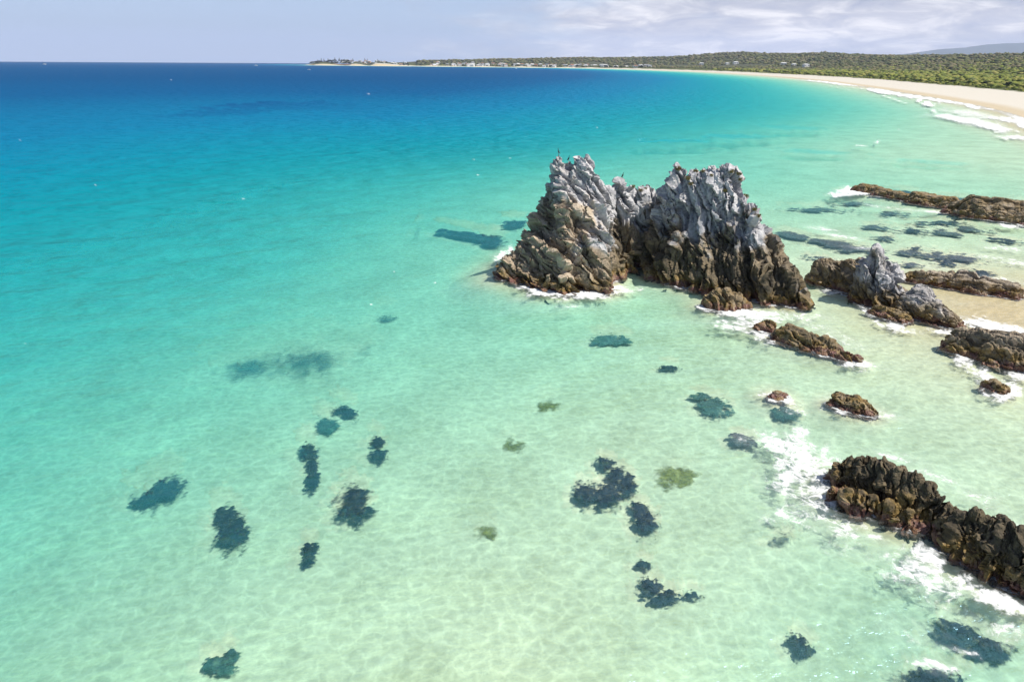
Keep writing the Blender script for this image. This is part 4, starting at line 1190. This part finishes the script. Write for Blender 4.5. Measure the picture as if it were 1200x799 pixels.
# ---- houses of the far town
def house_meshes(w, d, h, roof, wall_m, roof_m, win_m):
    bm = bmesh.new(); bmesh.ops.create_cube(bm, size=1.0, matrix=Matrix.Translation((0, 0, h / 2 - 1)) @ Matrix.Diagonal((w, d, h + 2, 1)))
    a = bpy.data.meshes.new('wall'); bm.to_mesh(a); bm.free(); a.materials.append(wall_m)
    o = .6
    V = [(-w / 2 - o, -d / 2 - o, h), (w / 2 + o, -d / 2 - o, h), (w / 2 + o, d / 2 + o, h), (-w / 2 - o, d / 2 + o, h), (-w / 2 + w * .18, 0, h + roof), (w / 2 - w * .18, 0, h + roof)]
    b = bpy.data.meshes.new('roof'); b.from_pydata(V, [], [(0, 1, 5, 4), (2, 3, 4, 5), (1, 2, 5), (3, 0, 4), (3, 2, 1, 0)]); b.update(); b.materials.append(roof_m)
    bm = bmesh.new(); bmesh.ops.create_cube(bm, size=1.0, matrix=Matrix.Diagonal((w * .2, .16, h * .34, 1)))
    c = bpy.data.meshes.new('window'); bm.to_mesh(c); bm.free(); c.materials.append(win_m)
    return a, b, c, w, d, h


WALLS = [simple_mat('white_wall', (0.78, 0.77, 0.74), .8, .05), simple_mat('cream_wall', (0.66, 0.58, 0.45), .8, .05), simple_mat('tan_brick', (0.42, 0.30, 0.21), .85, .15)]
ROOFS = [simple_mat('pale_roof', (0.62, 0.62, 0.62), .6, .08), simple_mat('terracotta_roof', (0.34, 0.15, 0.09), .8, .15), simple_mat('grey_roof', (0.24, 0.25, 0.27), .6, .1)]
GLASS = simple_mat('dark_glass', (0.04, 0.05, 0.06), .2, .1)
KIND = [(0, 0, 'white', 'pale'), (0, 1, 'white', 'terracotta'), (0, 2, 'white', 'grey'), (1, 0, 'cream', 'pale'), (1, 2, 'cream', 'grey'), (2, 1, 'tan brick', 'terracotta')]
HM = [house_meshes(random.uniform(14, 22), random.uniform(9, 12), random.uniform(4, 7.5), random.uniform(1.8, 3), WALLS[a], ROOFS[b], GLASS) for a, b, _, _ in KIND]
spots = [(random.uniform(398, 478), random.uniform(40, 130)) for _ in range(34)] + [(random.uniform(505, 690), 40 + 300 * random.random() ** 1.4) for _ in range(84)] + [(random.uniform(690, 765), random.uniform(60, 320)) for _ in range(16)] \
    + [(852, 620), (862, 650), (918, 560), (944, 480), (822, 600), (930, 580)]
for k, (px, back) in enumerate(spots):
    kd = random.choices(range(6), [5, 2, 3, 3, 2, 1.5])[0]
    if px > 800:
        kd = 0
        x_, y_, z_ = place(px, {852: 76.2, 862: 75.8, 918: 77.4, 944: 79, 822: 76.8, 930: 77.8}[px])
    else: x_, y_, z_ = land_at(px, back)
    a, b, c, w, d, h = HM[kd]
    e = empty('house', (x_, y_, z_ + .5), random.uniform(-.5, .5), random.uniform(1.15, 1.7))
    where = 'in the far town on the headland' if px < 480 else 'in the far town along the beach' if px < 690 else 'on the slope past the far town' if px < 800 else 'in a clearing behind the long beach'
    tag(e, '%s house with %s roof %s' % (KIND[kd][2], KIND[kd][3], where), 'house', '%s and %s houses %s' % (KIND[kd][2], KIND[kd][3], where))
    link(bpy.data.objects.new('wall', a), e); link(bpy.data.objects.new('roof', b), e)
    for q in (-.28, .28):
        o = link(bpy.data.objects.new('window', c), e); o.location = (w * q, -d / 2 - .02, h * .55)

# ---- cliff of the headland
hx = [land_at(px, 6) for px in np.linspace(361, 425, 60)]
hx = np.array(hx)
n_ = 7
CV = []
for i, p in enumerate(hx):
    for q in range(n_):
        f_ = q / (n_ - 1)
        CV.append((p[0] + rng.normal() * 2, p[1] + 34 * f_ ** 1.5 + rng.normal() * 3, curve(p[0], p[1]) - 1 + (11 + 3 * math.sin(i * .5)) * f_ * min(1, .25 + i / 12)))
cm = np_mesh('cliff', np.array(CV), grid_faces(len(hx), n_)[:, ::-1])
cm.materials.append(simple_mat('red_cliff', (0.36, 0.20, 0.11), .9, .45, .08))
tag(link(bpy.data.objects.new('cliff', cm)), 'low orange brown cliff at the seaward tip of the far headland', 'cliff')


# ================================================================== SMALL THINGS ON THE STACK AND THE SEA
def project(P):
    d = P - np.array([0, 0, CAM_H])
    cp, sp = math.cos(PITCH), math.sin(PITCH)
    dep_ = d[:, 1] * cp - d[:, 2] * sp
    up = d[:, 1] * sp + d[:, 2] * cp
    u, v = F_PX * d[:, 0] / dep_, F_PX * up / dep_
    c, s_ = math.cos(ROLL), math.sin(ROLL)
    return 600 + u * c + v * s_, 399.5 - (-u * s_ + v * c)


CPX, CPY = project(CP)


def crest_point(px, w=3.5):
    k = np.where(np.abs(CPX - px) < w)[0]
    return CP[k[np.argmin(CPY[k])]]


def tube(rings, seg=8):
    """rings: (centre, rx, rz) along a path in the XZ plane"""
    V, Fc = [], []
    n = len(rings)
    for i, (c, rx, rz) in enumerate(rings):
        a = Vector(rings[max(i - 1, 0)][0]); b = Vector(rings[min(i + 1, n - 1)][0])
        d = (b - a).normalized(); sd2 = Vector((0, 1, 0)); up = d.cross(sd2).normalized()
        for q in range(seg):
            g_ = 2 * math.pi * q / seg
            V.append(tuple(Vector(c) + sd2 * math.cos(g_) * rx + up * math.sin(g_) * rz))
    for i in range(n - 1):
        for q in range(seg):
            Fc.append((i * seg + q, i * seg + (q + 1) % seg, (i + 1) * seg + (q + 1) % seg, (i + 1) * seg + q))
    Fc += [tuple(range(seg))[::-1], tuple(range((n - 1) * seg, n * seg))]
    return V, Fc


BIRD_M = simple_mat('black_plumage', (0.012, 0.012, 0.014), .6, .3, 12)
BILL_M = simple_mat('grey_bill', (0.16, 0.14, 0.10), .6, .1)
V, Fc = tube([((-.30, 0, .04), .012, .01), ((-.24, 0, .10), .05, .02), ((-.12, 0, .20), .08, .07), ((-.02, 0, .32), .11, .11), ((.05, 0, .44), .10, .10), ((.08, 0, .54), .055, .06), ((.07, 0, .64), .035, .04), ((.08, 0, .73), .034, .04), ((.12, 0, .77), .04, .04), ((.17, 0, .77), .026, .026), ((.19, 0, .77), .012, .012)])
body_me = bpy.data.meshes.new('body'); body_me.from_pydata(V, [], Fc); body_me.update(); body_me.materials.append(BIRD_M)
V, Fc = tube([((.185, 0, .77), .014, .014), ((.25, 0, .765), .008, .008), ((.27, 0, .75), .003, .003)], 6)
bill_me = bpy.data.meshes.new('bill'); bill_me.from_pydata(V, [], Fc); bill_me.update(); bill_me.materials.append(BILL_M)
V, Fc = tube([((.02, 0, .26), .018, .018), ((.03, 0, .05), .014, .014), ((.10, 0, -.06), .03, .008)], 6)
leg_me = bpy.data.meshes.new('leg'); leg_me.from_pydata(V, [], Fc); leg_me.update(); leg_me.materials.append(BILL_M)
for px, rz, lab in [(652, 2.6, 'dark cormorant perched on the seaward end of the tall hump'), (667, -.6, 'dark cormorant perched between the teeth of the tall hump'), (731, .4, 'dark cormorant perched on the thin pinnacle in the saddle')]:
    p = crest_point(px)
    e = empty('bird', (p[0], p[1], p[2]), rz, 1.0)
    tag(e, lab, 'bird', 'cormorants perched on the sea stack')
    link(bpy.data.objects.new('body', body_me), e); link(bpy.data.objects.new('bill', bill_me), e)
    for q in (-.05, .05):
        o = link(bpy.data.objects.new('leg', leg_me), e); o.location = (0, q, 0)


def tuft_mesh(seed):
    r_ = np.random.default_rng(seed)
    V, Fc = [], []
    for k in range(90):
        a, lean, h = r_.uniform(0, 6.28), r_.uniform(.1, .75), r_.uniform(.35, .85)
        bx, by = r_.normal(0, .34, 2)
        d = np.array([math.cos(a), math.sin(a)]); w = .035
        i = len(V)
        V += [(bx - d[1] * w, by + d[0] * w, -.15), (bx + d[1] * w, by - d[0] * w, -.15), (bx + d[0] * lean * h * .5, by + d[1] * lean * h * .5, h * .75), (bx + d[0] * lean * h, by + d[1] * lean * h, h * .8)]
        Fc += [(i, i + 1, i + 2), (i + 1, i + 3, i + 2)]
    me = np_mesh('grass_tuft', np.array(V), np.array(Fc))
    c = np.array([(0.26, 0.21, 0.085), (0.17, 0.155, 0.05), (0.34, 0.27, 0.13)])[r_.integers(0, 3, 90)]
    add_col(me, 'tint', np.repeat(c, 4, 0))
    me.materials.append(LEAF)
    return me


TUFT = [tuft_mesh(k) for k in range(3)]
N_T = 0
for px, py, sc in [(800, 199, 1.1), (806, 205, 1.2), (812, 197, 1.0), (820, 199, .9), (832, 201, .9), (858, 196, 1.1), (863, 203, .9), (872, 214, 1.0), (878, 226, 1.1), (884, 243, .9), (888, 252, 1.0), (808, 215, .9), (846, 221, .9), (797, 203, .8), (752, 222, 1.0), (746, 219, .9), (760, 218, .8)]:
    k = np.where(np.hypot(CPX - px, CPY - py) < 5.5)[0]
    p = CP[k[np.argmin(CP[k, 1] - .3 * CP[k, 2])]] if len(k) else crest_point(px)
    o = bpy.data.objects.new('grass_tuft', TUFT[N_T % 3]); N_T += 1
    link(o, camel)
    o.location = (p[0], p[1] + .1, p[2] - .12); o.scale = (sc * .48, sc * .48, sc * .6); o.rotation_euler = (0, 0, random.uniform(0, 6))

HULL_M = simple_mat('white_gelcoat', (0.82, 0.82, 0.80), .35, .03)


def boat(px, py, L, rz, lab, group=None):
    c = ground(px, py)
    e = empty('boat', (c[0], c[1], curve(*c)), rz, L)
    tag(e, lab, 'boat', group)
    V = []
    for u, w, d in [(-.5, .14, .1), (-.2, .16, .12), (.15, .15, .13), (.38, .08, .16), (.5, .01, .19)]:
        V += [(u, -w, d), (u * .92, -w * .55, -.05), (u * .92, w * .55, -.05), (u, w, d)]
    Fc = [(i * 4 + j, i * 4 + 4 + j, i * 4 + 5 + j, i * 4 + 1 + j) for i in range(4) for j in range(3)] + [(0, 1, 2, 3), (16, 19, 18, 17)] + [(i * 4 + 3, i * 4 + 7, i * 4 + 4, i * 4) for i in range(4)]
    h = bpy.data.meshes.new('hull'); h.from_pydata(V, [], Fc); h.update(); h.materials.append(HULL_M)
    link(bpy.data.objects.new('hull', h), e)
    for nm, mat_, (cx, cz), (sx_, sy_, sz_) in [('cabin', HULL_M, (-.02, .19), (.32, .2, .14)), ('window', GLASS, (-.02, .21), (.326, .206, .05)), ('roof', HULL_M, (-.04, .275), (.38, .24, .02))]:
        bm = bmesh.new(); bmesh.ops.create_cube(bm, size=1.0, matrix=Matrix.Translation((cx, 0, cz)) @ Matrix.Diagonal((sx_, sy_, sz_, 1)))
        if nm == 'cabin': bmesh.ops.bevel(bm, geom=bm.edges[:], offset=.02, segments=1, affect='EDGES')
        me = bpy.data.meshes.new(nm); bm.to_mesh(me); bm.free(); me.materials.append(mat_)
        link(bpy.data.objects.new(nm, me), e)


boat(362, 82.2, 11, .4, 'white motorboat off the tip of the far headland')
boat(300, 77.4, 22, .2, 'white boat on the open sea near the horizon', 'boats near the open horizon')
boat(52, 76.0, 24, .2, 'white boat on the open sea near the horizon', 'boats near the open horizon')

# ================================================================== HAZE
HAZE = 3.0e-5
bm = bmesh.new()
bmesh.ops.create_cube(bm, size=1.0, matrix=Matrix.Translation((0, 9000, 400)) @ Matrix.Diagonal((80000, 60000, 1600, 1)))
hm_ = bpy.data.meshes.new('haze'); bm.to_mesh(hm_); bm.free()
m, t = new_mat('haze')
pv = t.n('ShaderNodeVolumePrincipled', {'Color': (0.64, 0.75, 1.0, 1), 'Density': HAZE, 'Anisotropy': 0.0})
finish(t, None, pv.outputs[0])
hm_.materials.append(m)
tag(link(bpy.data.objects.new('haze', hm_)), 'thin pale sea haze filling the bay', 'haze', kind='stuff')
